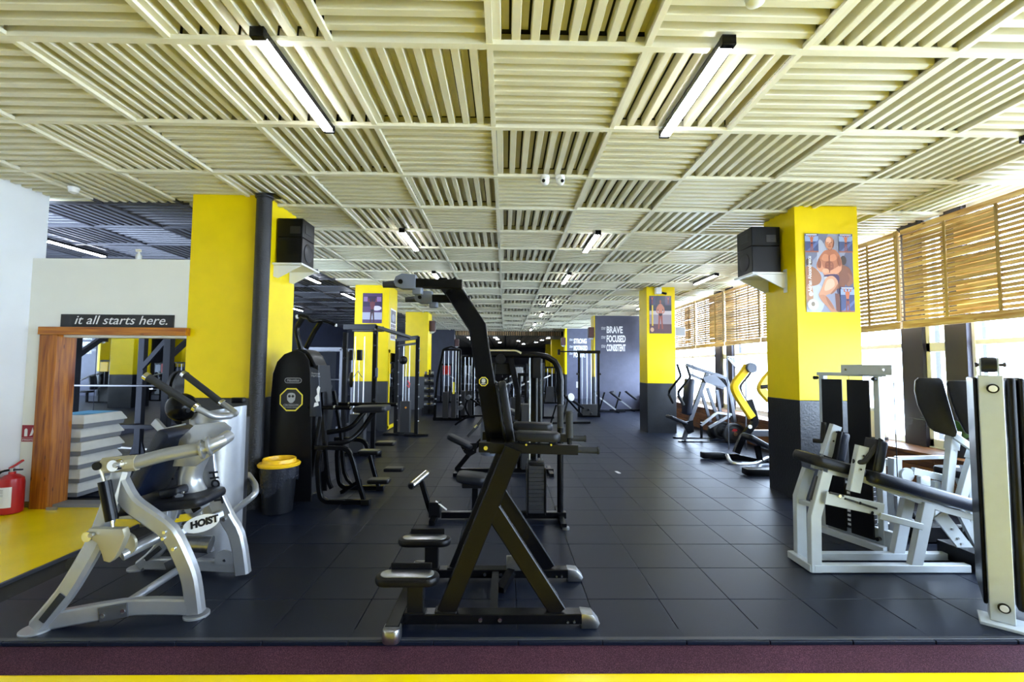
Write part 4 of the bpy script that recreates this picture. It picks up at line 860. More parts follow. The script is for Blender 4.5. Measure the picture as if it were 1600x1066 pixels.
part('front_rail', MB().path(smoothline([(-2.14, y+.32, 1.30), (-2.04, y+.32, .8), (-1.98, y+.32, .3), (-1.86, y+.32, .14)]), .035, .05, Yv), BK, t)
# ---------------------------------------------------------------- waste bin
t = thing('waste_bin', 'black bin with a yellow rim lid and a hanging liner by the pillar', 'bin', (-2.50, 5.20, 0))
part('body', MB().lathe([(.12, .005), (.15, .01), (.165, .2), (.185, .50), (.18, .50), (.16, .2), (.14, .03)], (-2.50, 5.20, 0), Zv, 28), 'bin', t)
b = MB(); seg = 36; R = []
for z, r0, w in ((.30, .180, .02), (.38, .192, .012), (.46, .196, .014), (.52, .20, .006)):
    R.append([(-2.50+(r0+w*math.sin(k*2.9+z*31)+w*.6*math.sin(k*5.3))*math.cos(2*math.pi*k/seg), 5.20+(r0+w*math.sin(k*2.9+z*31))*math.sin(2*math.pi*k/seg), z+.10*(z < .34)*math.sin(k*.37+1.5)) for k in range(seg)])
part('liner', b.rings(R, cap=False), 'bag', t, smooth=60)
part('lid', MB().lathe([(.15, .515), (.215, .51), (.22, .53), (.205, .545), (.175, .55), (.17, .585), (.165, .59), (.155, .585), (.15, .545)], (-2.50, 5.20, 0), Zv, 32), 'yellowplastic', t)
# ---------------------------------------------------------------- generic equipment for the deeper rows
def fittings(t, pts, name='knob', m='chrome', r=.018):
    for p in pts: part(name, MB().ball(p, r, 8, 5), m, t)
def stack_column(t, x, y, w=.22, n=14, h=1.9, z0=.08):
    part('weight_stack', MB().box((x-w/2, y-.09, z0), (x+w/2, y+.09, z0+n*.045)), 'stack', t, .006)
    for s in (-1, 1): part('guide_rod', MB().tube([(x+s*w*.32, y, z0), (x+s*w*.32, y, h)], .009, 8), 'steel', t)
    part('selector', MB().tube([(x, y-.02, z0+n*.045), (x, y-.02, h*.8)], .006, 6), 'steel', t)
# wide cable station left of the aisle
t = thing('cable_rack', 'black cable rack with a rectangular top frame before the second yellow pillar', 'exercise machine', (-2.75, 8.6, 0))
for p in ((-2.899, 8.35, 1.29), (-2.302, 8.15, 1.301)):
    part('post', MB().path([(p[0], p[1], 0), (p[0], p[1], 2.22 if p[1] > 8.2 else 2.24)], .075, .075, Yv, .005), BM, t)
A = (-2.927, 8.35, 2.321); B = (-2.303, 8.15, 2.309)
part('top_frame', MB().path([A, B], .10, .06, Yv, .006).path([(A[0], A[1]+.5, A[2]), (B[0], B[1]+.5, B[2])], .10, .06, Yv, .006), BM, t)
part('top_rail', MB().path([B, (-2.257, 9.6, 2.301), (-2.127, 10.2, 2.261)], .07, .06, Zv, .006), BM, t)
stack_column(t, A[0]+.29, 8.35, .26, 15, 2.15)
part('pull_handle', MB().tube([(-2.692, 8.2, 1.41), (-2.616, 8.2, 1.524), (-2.534, 8.2, 1.411)], .008, 8), 'chrome', t)
part('carriage', MB().box((-2.66, 8.25, 1.717), tuple(V((-2.581, 8.35, 1.905)))), BM, t, .01)
part('carriage', MB().box((-2.813, 8.3, 1.717), tuple(V((-2.754, 8.35, 1.904)))), BM, t, .01)
part('base', MB().path([(A[0]-.1, 8.35, .03), (B[0]+.1, 8.35, .03)], .06, .08, Zv), BM, t)
fittings(t, [(-2.309, 8.1, 2.203), (-2.304, 8.1, 1.977), (-2.279, 8.1, 1.415), (-2.281, 8.1, 1.024), (-2.894, 8.3, 1.751)], 'pin', BM, .025)
part('side_pad', MB().box((-2.279, 8.1, 1.415), tuple(V((-2.233, 8.12, 1.584)))), 'bluegrey', t, .006)
t = thing('pulley_tower', 'black twin-post pulley tower with wide feet left of the aisle', 'exercise machine', (-2.25, 10.85, 0))
A = (-2.559, 10.9, 2.257); B = (-2.047, 10.75, 2.312)
for p in (A, B):
    pp = part('post', MB().path([(p[0], p[1], .03), (p[0], p[1], p[2])], .085, .07, Yv, .005), BM, t)
    part('foot', MB().path([(p[0]-.28, p[1], .03), (p[0]+.28, p[1], .03)], .05, .10, Yv, .01), BM, t)
    for k in range(7): part('pin', MB().ball((p[0]+.05, p[1]-.04, .35+k*.28), .02, 6, 4), 'steel', pp)
part('crown', MB().path([(A[0], A[1], A[2]-.02), (B[0], B[1], B[2]-.02)], .09, .08, Yv, .006), BM, t)
part('crown_bar', MB().path([(A[0], A[1], A[2]-.16), (B[0], B[1], B[2]-.16)], .05, .06, Yv, .004), BM, t)
stack_column(t, (A[0]+B[0])/2-.02, 10.85, .22, 16, 2.1)
part('pulley_head', MB().ball((-2.369, 10.7, 1.754), .10, 12, 8), BM, t)
part('strap_handle', MB().tube([(-2.256, 10.7, 1.28), (-2.21, 10.7, 1.207), (-2.223, 10.7, 1.118), (-2.268, 10.7, 1.177)], .016, 8), 'red', t)
part('mark', MB().disc((-2.292, 10.72, 0.659), Yv, .022, .02, 12), mat('orange_plastic', (.8, .3, .02), .4), t)
part('base', MB().path([(A[0], A[1], .03), (B[0], B[1], .03)], .05, .10, Zv), BM, t)
# arched multi-cable station in the aisle
def cable_arch(t, x, y, w=.62, h=2.05):
    part('arched_side', MB().path(smoothline([(x-w*.62, y, .03), (x-w*.60, y, .7), (x-w*.52, y, 1.3), (x-w*.35, y, 1.85), (x-w*.28, y, h)], 3), .07, .07, Yv, .005), BK, t)
    part('post', MB().path([(x+w*.5, y, .03), (x+w*.5, y, h)], .06, .07, Yv, .005), BK, t)
    part('crown', MB().path([(x-w*.3, y, h), (x+w*.5, y, h)], .05, .10, Yv, .005), BK, t)
    part('base', MB().path([(x-w*.7, y, .03), (x+w*.6, y, .03)], .06, .12, Zv, .004), BK, t)
    for k, dx in enumerate((-.15, -.02, .10, .20, .28)): part('guide_rod', MB().tube([(x+dx, y-.03*(k % 2), .08), (x+dx, y-.03*(k % 2), h-.04)], .012, 8), 'steel', t)
    part('weight_stack', MB().box((x-.17, y-.1, .08), (x-.01, y+.1, .85)), 'stack', t, .005); part('weight_stack', MB().box((x+.08, y-.1, .08), (x+.22, y+.1, .85)), 'stack', t, .005)
t = thing('cable_station', 'arched black multi-cable station standing at the left of the aisle', 'exercise machine', (-1.7, 13.9, 0))
cable_arch(t, -1.68, 13.85, .66, 2.12)
cable_arch(t, -1.25, 14.6, .5, 1.95)
part('yellow_tag', MB().box((-1.555, 13.72, .80), (-1.50, 13.73, 1.15)), 'yellowprint', t)
part('top_pulley', MB().tube([(-1.85, 13.85, 2.14), (-1.62, 13.85, 2.22), (-1.4, 13.85, 2.12)], .03, 8), BM, t)
fittings(t, [(-2.08, 13.75, .5), (-2.06, 13.75, .65), (-1.32, 13.75, .4), (-1.32, 13.75, .55), (-1.33, 13.75, .75)], 'grip_end', 'steel', .03)
# cable tower right of the aisle
t = thing('cable_crossover', 'black cable crossover tower before the slate wall', 'exercise machine', (2.75, 15.1, 0))
x0, x1, y = 2.42, 3.06, 15.0
for x in (x0, x1): part('post', MB().path([(x, y, .03), (x, y, 2.12)], .07, .08, Yv, .005), BK, t)
part('crown', MB().path([(x0-.05, y, 2.12), (x1+.05, y, 2.12)], .10, .12, Yv, .005), BK, t)
part('cross_bar', MB().path([(x0, y, 2.13), (1.75, y, 2.13)], .04, .05, Yv), BK, t); part('bar_end', MB().box((1.72, y-.04, 2.02), (1.80, y+.04, 2.2)), BM, t)
part('base', MB().path([(x0-.05, y, .04), (x1+.05, y, .04)], .06, .16, Zv), BK, t)
for k, (dx, r) in enumerate(((.10, .014), (.17, .008), (.26, .02), (.33, .008), (.40, .018), (.47, .009), (.54, .016))): part('guide_rod', MB().tube([(x0+dx, y-.04*(k % 2), .1), (x0+dx, y-.04*(k % 2), 2.08)], r, 10), ('steel', 'greymetal')[k % 2], t)
part('weight_stack', MB().box((x0+.08, y-.1, .06), (x0+.58, y+.1, .42)), 'stack', t, .006)
part('label_plate', MB().box((x0-.10, y-.05, .95), (x0-.04, y-.045, 1.15)), 'whiteprint', t)
fittings(t, [(x0-.06, y-.05, 1.40), (x1+.05, y-.05, 1.40), (x0+.3, y-.12, .25), (x0+.38, y-.12, .12)], 'knob', BM, .04)
# incline bench left of it with a white disc
t = thing('plate_bench', 'black bench with a pale round plate beside the cable crossover', 'bench', (1.9, 13.2, 0))
part('frame', MB().path([(1.35, 13, .04), (2.45, 13.2, .04)], .05, .06, Zv).path([(1.62, 13, .05), (1.80, 13.05, .75)], .05, .05, Yv).path([(1.55, 13, .95), (2.2, 13.1, .25)], .05, .06, Yv).path([(1.3, 13.0, .05), (1.45, 13, .55)], .04, .04, Yv), BK, t)
part('back_pad', MB().pad((2.0, 13.1, .62), (1, 0, -.7), Yv, .6, .28, .07, .04, .02), 'vinyl', t)
part('disc', MB().disc((1.86, 12.9, .78), (.5, -.85, .2), .11, .03, 20), 'plastic', t)
part('roller', MB().disc((1.60, 12.8, .62), Yv, .075, .10, 16), BM, t); part('roller_cap', MB().disc((1.60, 12.745, .62), Yv, .03, .02, 12), 'plastic', t)
def low_bench(t, x, y, s=1.):
    part('base', MB().path([(x-.55*s, y, .04), (x+.6*s, y, .04)], .05, .06, Yv), BK, t)
    part('cross_foot', MB().path([(x+.3*s, y-.25, .03), (x+.3*s, y+.25, .03)], .05, .05, Zv), BK, t)
    part('post', MB().path([(x-.35*s, y, .05), (x-.15*s, y, .72)], .05, .05, Yv), BK, t)
    part('strut', MB().path([(x-.45*s, y, .62), (x+.25*s, y, .10)], .045, .05, Yv), 'steel', t)
    part('pad', MB().pad((x+.25*s, y, .58), (1, 0, -.75), Yv, .5, .26, .06, .04, .02), 'vinyl', t)
    part('roller', MB().tube([(x-.42*s, y-.2, .68), (x-.42*s, y+.2, .68)], .06, 12), 'greymetal', t)
t = thing('back_bench', 'low black back-extension bench against the slate wall, nearer the cables', 'bench', (3.75, 16.6, 0)); low_bench(t, 3.75, 16.6)
t = thing('back_bench', 'low black back-extension bench against the slate wall, nearer the windows', 'bench', (4.45, 17.1, 0)); low_bench(t, 4.45, 17.1)
# ---------------------------------------------------------------- plate-loaded row machine by the windows
t = thing('row_machine', 'dark grey plate-loaded row machine before the second window', 'exercise machine', (4.5, 10.2, 0))
G = 'greymetal'
part('base', MB().path([(3.812, 10.1, -0.004), (5.002, 10.05, -0.018)], .06, .07, Yv, .005), BK, t); part('base', MB().path([(3.883, 10.6, 0.002), (5.069, 10.6, -0.021)], .06, .07, Yv, .005), BK, t)
part('main_leg', MB().path([(3.964, 10.2, 0.022), (4.128, 10.2, 0.487), (4.517, 10.2, 1.511)], .09, .06, Yv, .005), G, t)
part('rear_leg', MB().path([(5.121, 10.3, 0.41), (5.036, 10.3, 1.225), (4.894, 10.3, 1.411)], .08, .06, Yv, .005), G, t)
part('top_beam', MB().path(smoothline([(4.045, 10.2, 1.693), (4.446, 10.2, 1.553), (4.847, 10.2, 1.427), (4.974, 10.2, 1.272), (5.115, 10.2, 0.422)]), .07, .06, Yv, .006), G, t)
part('mid_beam', MB().path([(4.129, 10.2, 1.48), (4.871, 10.2, 1.171)], .05, .05, Yv).path([(4.534, 10.25, 1.181), (4.78, 10.25, 0.414)], .06, .05, Yv).path([(4.41, 10.3, 1.121), (4.615, 10.3, 0.407)], .06, .05, Yv).path([(4.773, 10.3, 1.123), (4.875, 10.3, 0.409)], .06, .05, Yv), G, t)
part('gusset', MB().slab([(-.25, .12), (.0, .2), (.18, .02), (.30, -.12), (.1, -.08), (-.2, .0)], (4.635, 10.15, 1.3), Xv, Zv, .03), G, t)
for yy, dx in ((10.0, 0), (10.6, -9)):
    f = [(3.98, 10, 1.664), (4.061, 10, 1.413), (3.789, 10, 1.104), (3.788, 10, 1.021), (3.897, 10, 0.813)] if dx == 0 else [(3.995, 10.6, 1.709), (4.081, 10.6, 1.428), (3.808, 10.6, 1.102), (3.792, 10.6, 1.013), (3.894, 10.6, 0.808)]
    a = part('handle_arm', MB().tube(f, .028, 10, .05), BK, t); part('grip', MB().tube(f[-2:], .034, 10), 'grip', a)
part('backrest', MB().pad((4.078, 10.2, 0.982), (.10, 0, 1), Yv, .80, .34, .12, .05, .025), 'vinylblue', t)
part('seat_pad', MB().pad((3.813, 10.2, 0.471), (1, 0, -.42), Yv, .42, .34, .07, .05, .022), 'vinyl', t)
part('seat_bracket', MB().slab([(-.15, .05), (.1, .1), (.12, -.15), (.0, -.2)], (4.029, 10.1, 0.372), Xv, Zv, .03), BK, t)
for k, (p, r) in enumerate((((4.995, 10, 0.197), .235), ((4.896, 10.35, 0.231), .20), ((4.865, 10.6, 0.153), .19))):
    d = part('weight_plate', MB().lathe([(.03, -.03), (r*.55, -.03), (r*.62, -.012), (r*.80, -.012), (r*.86, -.035), (r, -.03), (r, .03), (r*.86, .035), (.03, .03)], p, Yv, 28), 'plate', t)
    part('plate_hub', MB().disc(tuple(V(p)+V((0, -.04, 0))), Yv, .045, .06, 14), 'chrome', d)
    if k == 0: part('plate_mark', MB().slab([(-.07, .06), (-.02, .11), (.05, .10), (.06, .06), (.0, .05)], tuple(V(p)+V((0, -.020, 0))), Xv, Zv, .01), 'red', d)
part('lever', MB().path([(4.355, 10.2, 0.347), (4.717, 10.2, 0.632), (5.046, 10.2, 0.591)], .05, .05, Yv).path([(4.495, 10.1, 0.319), (4.954, 10.1, 0.573)], .05, .05, Yv), 'steel', t)
part('support', MB().path([(4.37, 10.2, 0.418), (4.364, 10.2, 0.052)], .04, .04, Yv), BK, t)
# ---------------------------------------------------------------- yellow-armed press
t = thing('chest_press', 'plate-loaded press with curved yellow arms half hidden by the poster pillar', 'exercise machine', (4.5, 8.2, 0))
for k, (P_, yy) in enumerate((([(4.364, 8.2, 1.664), (4.292, 8.2, 1.537), (4.149, 8.2, 1.364), (4.124, 8.2, 1.261), (4.202, 8.2, 1.09), (4.425, 8.2, 0.749)], 8.2), ([(4.518, 7.6, 1.6), (4.363, 7.6, 1.45), (4.274, 7.6, 1.311), (4.293, 7.6, 1.237), (4.408, 7.6, 1.11)], 7.6))):
    part('yellow_arm', MB().path(smoothline(P_), .14, .09, Yv, .02), 'yellowarm', t)
    part('arm_spine', MB().path(smoothline([tuple(V(p)+V((.10, .03, -.02))) for p in P_]), .06, .06, Yv, .006), BK, t)
part('pivot', MB().disc((4.395, 8.15, 1.63), Yv, .09, .12, 20), 'bluegrey', t)
part('roller_pin', MB().tube([(4.235, 7.55, 1.313), (4.353, 7.55, 1.324)], .03, 10), BM, t)
part('main_post', MB().path(smoothline([(4.124, 8.2, 0.114), (4.244, 8.2, 0.374), (4.433, 8.2, 0.602), (4.471, 8.2, 0.715), (4.374, 8.2, 1.056)]), .11, .08, Yv, .006), BK, t)
part('pivot_cap', MB().disc((4.333, 8.1, 0.591), Yv, .035, .02, 14), 'plastic', t)
part('cross_tube', MB().path([(4.438, 8.3, 0.451), (4.94, 8.3, 0.454)], .11, .10, Yv, .006), G, t)
part('base_foot', MB().slab(rrect(.40, .16, .04), (3.72, 8.25, 0.013), Xv, Yv, .11, .02), BM, t)
part('base_beam', MB().path([(3.663, 8.25, 0.058), (4.122, 8.2, 0.047), (4.687, 7.9, -0.045)], .09, .10, Zv, .008), BK, t)
part('base_hoop', MB().tube([(3.89, 8.05, 0.097), (3.832, 7.8, 0.006), (4.224, 7.8, -0.004), (4.582, 8, 0.065)], .035, 12, .10), 'steel', t)
se = part('seat_pad', MB().pad((4.332, 7.9, 0.367), (1, 0, -.55), Yv, .44, .34, .09, .06, .03), 'vinyl', t)
part('seat_post', MB().path([(4.341, 7.9, 0.29), (4.39, 7.9, 0.019)], .08, .06, Yv), BK, t)
part('front_foot', MB().slab(rrect(.46, .2, .04), (3.866, 7, 0.01), Xv, Yv, .10, .02), BM, t)
part('front_hoop', MB().tube([(3.882, 7.1, 0.035), (4.055, 7.3, 0.081), (4.331, 7.3, 0.082)], .035, 12, .06), 'bluegrey', t)
# glass panel leaning behind (clear guard with grey edge)
t = thing('guard_panel', 'tilted clear panel with a grey frame behind the yellow press arm', 'panel', (4.7, 9.2, 0))
F = [(4.484, 9.2, 1.847), (4.875, 9.2, 1.85), (5.152, 9.2, 1.439), (4.853, 9.2, 1.437)]
part('frame', MB().path([F[0], F[1], F[2], F[3], F[0]], .035, .03, Yv), 'plastic', t)
part('leg', MB().path([F[0], (F[0][0], 9.2, .0)], .02, .02, Yv), G, t); part('leg', MB().path([F[3], (F[3][0]-.02, 9.2, 0)], .02, .02, Yv), G, t)
part('pane', MB().slab([(0, 0), (F[1][0]-F[0][0], 0), (F[2][0]-F[0][0], F[2][2]-F[0][2]), (F[3][0]-F[0][0], F[3][2]-F[0][2])], F[0], Xv, Zv, .005), 'pane', t, smooth=0)
# ---------------------------------------------------------------- power rack behind the opening
t = thing('power_rack', 'black power rack with perforated uprights seen through the framed opening', 'rack', (-5.6, 7.2, 0))
posts = [(-6.05, 6.55), (-4.75, 6.55), (-6.05, 7.75), (-4.75, 7.75)]
for x, yy in posts:
    p = part('upright', MB().path([(x, yy, .02), (x, yy, 2.35)], .10, .09, Yv, .004), 'rack', t)
    hb_ = MB()
    for k in range(20): hb_.disc((x, yy-.0405, .35+k*.09), Yv, .011, .004, 8)
    tag(part('hole', hb_, 'blackprint', p), kind='stuff')
    part('foot', MB().slab([(-.16, 0), (.16, 0), (.05, .35), (-.05, .35)], (x, yy+.02, .02), Xv, Zv, .04), 'rack', t)
for a, c in ((0, 1), (2, 3), (0, 2), (1, 3)):
    part('top_beam', MB().path([(posts[a][0], posts[a][1], 2.30), (posts[c][0], posts[c][1], 2.30)], .09, .06, Zv, .004), 'rack', t)
    part('low_beam', MB().path([(posts[a][0], posts[a][1], .12), (posts[c][0], posts[c][1], .12)], .07, .06, Zv, .004), 'rack', t)
part('brace', MB().path([(-6.02, 7.7, 1.55), (-5.45, 7.7, 2.25)], .07, .05, Yv), 'rack', t); part('brace', MB().path([(-4.78, 7.7, 1.55), (-5.45, 7.7, 2.25)], .07, .05, Yv), 'rack', t)
part('brace', MB().path([(-6.05, 6.6, 1.75), (-6.05, 7.3, 2.25)], .07, .05, Xv), 'rack', t); part('brace', MB().path([(-4.75, 6.6, 1.75), (-4.75, 7.3, 2.25)], .07, .05, Xv), 'rack', t)
part('safety_arm', MB().path([(-6.05, 6.55, .62), (-6.05, 7.75, .62)], .07, .05, Zv), 'rack', t); part('safety_arm', MB().path([(-4.75, 6.55, .62), (-4.75, 7.75, .62)], .07, .05, Zv), 'rack', t)
part('spotter_beam', MB().path([(-6.05, 6.75, .72), (-4.75, 6.75, .72)], .07, .05, Zv), 'rack', t)
t = thing('barbell', 'loaded barbell resting across the black power rack', 'barbell', (-5.55, 6.45, 1.32))
part('bar', MB().tube([(-6.55, 6.45, 1.32), (-4.30, 6.45, 1.32)], .014, 12), 'greymetal', t)
for x in (-6.30, -6.22, -4.52, -4.44): part('plate', MB().lathe([(.03, -.03), (.13, -.03), (.15, -.015), (.19, -.015), (.20, -.03), (.215, -.02), (.215, .02), (.03, .03)], (x, 6.45, 1.32), Xv, 24), 'plate', t)
for x in (-6.40, -4.40): part('sleeve', MB().tube([(x-.12, 6.45, 1.32), (x+.12, 6.45, 1.32)], .025, 12), 'steel', t)
for i, (x, yy) in enumerate(((-5.75, 8.45), (-4.75, 8.6))):
    t = thing('plate_tree', 'black plate tree holding round weights behind the power rack, %s one' % ('left', 'right')[i], 'plate rack', (x, yy, 0))
    part('mast', MB().path([(x, yy, .02), (x, yy, 1.35)], .07, .07, Yv), 'rack', t); part('foot', MB().path([(x-.3, yy, .03), (x+.3, yy, .03)], .06, .06, Zv), 'rack', t); part('foot', MB().path([(x, yy-.3, .03), (x, yy+.3, .03)], .06, .06, Zv), 'rack', t)
    for k, z in enumerate((.35, .72, 1.08)):
        for s in (-1, 1):
            part('peg', MB().tube([(x, yy-.0, z), (x+s*.22, yy-.05, z)], .02, 8), 'chrome', t)
            part('plate', MB().lathe([(.03, -.035), (.12, -.035), (.17, -.02), (.20-.03*k, -.035), (.21-.03*k, .035), (.03, .035)], (x+s*.12, yy-.05, z), Xv, 22), ('plate', 'plate', 'steel')[k], t)
struct('trim_marking', MB().path([(-8.6, 9.4, .003), (-4.0, 8.2, .003)], .12, .004, Zv), 'whiteprint', 'white floor stripe behind the power rack')

# ================================================================ things on walls, pillars, floor and sills
def print_mat():
    m = bpy.data.materials.new('poster_print'); m.use_nodes = True; nt = m.node_tree; b = nt.nodes['Principled BSDF']; b.inputs['Roughness'].default_value = .3
    a = nt.nodes.new('ShaderNodeAttribute'); a.attribute_name = 'ink'; nt.links.new(a.outputs['Color'], b.inputs['Base Color']); return m
M['print'] = print_mat()
def closed(P, n=4):
    P = [V(p) for p in P]; N = len(P); out = []
    for i in range(N):
        p0, p1, p2, p3 = P[i-1], P[i], P[(i+1) % N], P[(i+2) % N]
        for k in range(n):
            s = k/n; out.append(.5*((2*p1)+(p2-p0)*s+(2*p0-5*p1+4*p2-p3)*s*s+(3*p1-p0-3*p2+p3)*s**3))
    return [(p.x, p.y) for p in out]
def poster(label, o, u, v, w, h, layers):
    """a printed sheet at o (lower left corner); layers are (colour, outline in 0..1, smooth)"""
    t = thing('poster', label, 'poster', o); u, v = V(u).normalized(), V(v).normalized(); n = u.cross(v)
    part('sheet', MB().slab([(0, 0), (w, 0), (w, h), (0, h)], o, u, v, .004), 'whiteprint', t)
    vs, fs, cols = [], [], []
    for k, (col, P, sm) in enumerate(layers):
        Q = closed(P) if sm else P; Q = [(min(1, max(0, a)), min(1, max(0, b))) for a, b in Q]; b0 = len(vs)
        vs += [V(o)+u*(a*w)+v*(b*h)+n*(.0045+.00012*k)-ORG[t.name] for a, b in Q]; fs.append(tuple(range(b0, b0+len(Q)))); cols.append(srgb(col))
    me = bpy.data.meshes.new('print'); me.from_pydata([tuple(x) for x in vs], [], fs)
    ca = me.color_attributes.new('ink', 'FLOAT_COLOR', 'CORNER')
    for p, c in zip(me.polygons, cols):
        for li in p.loop_indices: ca.data[li].color = (*c, 1)
    me.materials.append(M['print']); ob = bpy.data.objects.new('print', me); link(ob, t); ORG[ob.name] = ORG[t.name]; ob['kind'] = 'stuff'
    return t
def el(cx, cy, rx, ry, n=10): return [(cx+rx*math.cos(2*math.pi*k/n), cy+ry*math.sin(2*math.pi*k/n)) for k in range(n)]
def rc(a, b, c, d): return [(a, b), (c, b), (c, d), (a, d)]
def figure(x, y, s, arms='up', skin='#b0603a', dark='#7a3a24', trunk='#40204a', ax=1.):
    """a small standing athlete of height s with feet at (x, y)"""
    L = []; X = lambda a: x+a*s*ax
    Y = lambda b: y+b*s
    L.append((dark, [(X(-.16), Y(0)), (X(-.13), Y(.25)), (X(-.12), Y(.48)), (X(0), Y(.46)), (X(.12), Y(.48)), (X(.13), Y(.25)), (X(.16), Y(0)), (X(.07), Y(0)), (X(.04), Y(.25)), (X(0), Y(.40)), (X(-.04), Y(.25)), (X(-.07), Y(0))], False))
    L.append((skin, [(X(-.12), Y(.48)), (X(-.11), Y(.6)), (X(-.18), Y(.76)), (X(-.10), Y(.84)), (X(0), Y(.86)), (X(.10), Y(.84)), (X(.18), Y(.76)), (X(.11), Y(.6)), (X(.12), Y(.48))], False))
    if arms == 'up':
        for g in (-1, 1): L.append((skin, [(X(.12*g), Y(.82)), (X(.30*g), Y(.84)), (X(.28*g), Y(.98)), (X(.20*g), Y(.98)), (X(.21*g), Y(.89)), (X(.12*g), Y(.74))], False))
    else:
        for g in (-1, 1): L.append((skin, [(X(.15*g), Y(.80)), (X(.24*g), Y(.72)), (X(.26*g), Y(.58)), (X(.14*g), Y(.50)), (X(.13*g), Y(.55)), (X(.19*g), Y(.60)), (X(.15*g), Y(.70))], False))
    L.append((trunk, [(X(-.12), Y(.53)), (X(.12), Y(.53)), (X(.10), Y(.47)), (X(0), Y(.42)), (X(-.10), Y(.47))], False))
    L.append((dark, el(X(0), Y(.92), .055*s*ax, .07*s), True))
    return L
# big poster on the window-side pillar
L = [('#8d90a6', rc(0, 0, 1, 1), False), ('#6f7089', [(0, .55), (.3, .75), (.5, 1), (.2, 1), (0, 1)], False), ('#a9adc0', [(.25, .3), (.5, .45), (.45, .8), (.28, .9)], True), ('#b8bccb', [(0, 0), (.3, 0), (.4, .25), (.15, .4), (0, .35)], True), ('#5c5d78', [(.7, .2), (1, .3), (1, .75), (.8, .7)], True),
 ('#4d3a30', el(.075, .63, .07, .055), True), ('#a06a48', [(0, .56), (.12, .58), (.25, .53), (.33, .44), (.28, .36), (.14, .33), (.05, .35), (.0, .30)], True), ('#b98a6a', [(0, .3), (.12, .34), (.14, .15), (.02, .1)], True),
 ('#3a241c', el(.80, .66, .065, .06), True), ('#7d4a34', [(.66, .60), (.80, .60), (.95, .54), (.98, .42), (.90, .33), (.82, .35), (.80, .28), (.66, .26)], True), ('#8f5a40', [(.88, .5), (.97, .46), (.99, .38), (.9, .33), (.86, .36), (.92, .42)], True), ('#33274a', [(.63, .30), (.82, .30), (.80, .24), (.66, .22)], False), ('#6d3c30', [(.60, .24), (.70, .23), (.70, .0), (.62, .0)], False),
 ('#b06a48', [(.37, .76), (.44, .79), (.60, .80), (.70, .75), (.76, .66), (.76, .56), (.70, .50), (.66, .46), (.40, .46), (.36, .54), (.30, .52), (.23, .58), (.28, .68)], True),
 ('#c9825c', [(.40, .74), (.50, .72), (.50, .66), (.40, .65), (.34, .68)], True), ('#c9825c', [(.52, .72), (.62, .74), (.66, .68), (.58, .65), (.51, .66)], True), ('#8a4a32', [(.42, .63), (.58, .63), (.56, .49), (.44, .49)], True),
 ('#cf8c66', [(.24, .58), (.32, .66), (.36, .58), (.42, .54), (.36, .51), (.29, .52)], True), ('#d79470', [(.36, .53), (.48, .52), (.62, .56), (.74, .60), (.75, .54), (.66, .49), (.5, .47), (.38, .48)], True), ('#e0a684', el(.42, .525, .07, .03), True),
 ('#43284f', [(.40, .47), (.66, .48), (.70, .40), (.64, .33), (.52, .40), (.40, .42)], True), ('#d0d0d8', rc(.38, .41, .45, .45), False),
 ('#cc9474', [(.42, .43), (.56, .46), (.66, .40), (.66, .32), (.58, .25), (.44, .22), (.38, .20), (.30, .19), (.26, .22), (.32, .30)], True), ('#e0b498', [(.44, .40), (.56, .42), (.60, .34), (.48, .28), (.38, .28)], True),
 ('#b97f60', [(.27, .21), (.40, .21), (.52, .12), (.60, .03), (.66, .0), (.52, .0), (.44, .06), (.32, .14)], True),
 ('#c4805e', el(.52, .88, .095, .085, 12), True), ('#e2ac90', el(.50, .915, .055, .04), True), ('#8a4c38', [(.46, .82), (.52, .79), (.58, .82), (.56, .80), (.52, .785), (.48, .80)], False), ('#5a2c22', rc(.465, .885, .50, .892), False), ('#5a2c22', rc(.535, .885, .57, .892), False), ('#6a3228', rc(.49, .835, .55, .842), False), ('#b06a4e', rc(.51, .85, .53, .885), False)]
L += [('#7c4028', [(.49, .72), (.51, .72), (.51, .50), (.49, .50)], False), ('#a05c3c', rc(.44, .60, .48, .625), False), ('#a05c3c', rc(.52, .60, .56, .625), False), ('#a05c3c', rc(.44, .565, .48, .59), False), ('#a05c3c', rc(.52, .565, .56, .59), False), ('#8e5036', [(.28, .68), (.33, .63), (.31, .56), (.25, .58)], True), ('#8e5036', [(.69, .72), (.75, .64), (.72, .58), (.68, .64)], True), ('#9a6248', [(.60, .30), (.66, .36), (.65, .30), (.56, .24), (.50, .23)], True), ('#9c6448', [(.40, .20), (.48, .15), (.57, .05), (.53, .04), (.44, .12)], True), ('#7a4230', [(.60, .93), (.615, .89), (.60, .84), (.57, .82), (.59, .88)], True)]
for a, b_, c_, d_ in ((0, .76, .28, 1), (.71, .76, 1, 1), (.71, 0, 1, .32)):
    L += [('#3c4a78', rc(a, b_, c_, d_), False), ('#8fa0c8', rc(a, d_-.10, c_, d_-.03), False), ('#5a6aa0', [(a, b_), (a+.1, b_), (c_, b_+.12), (c_, b_+.16)], False), ('#9a5a48', rc(a, b_, c_, b_+.018), False)]
    L += figure((a+c_)/2, b_+.01, (d_-b_)*.93, 'up', '#c06a44', '#8e4630', '#402848', .9)
    L += [('#c8c8d4', rc(a+.02, d_-.022, c_-.03, d_-.008), False)]
L += [('#e8e4e0', el(.09, .225, .045, .028), True), ('#c2bcb0', el(.13, .09, .12, .075, 14), True), ('#efe8da', el(.13, .09, .10, .062, 14), True), ('#8a7c6a', el(.13, .10, .04, .03), True)]
pt = poster('large bodybuilder poster on the yellow pillar by the blinds', (3.735, 5.603, 2.325), Xv, Zv, .60, .985, L)
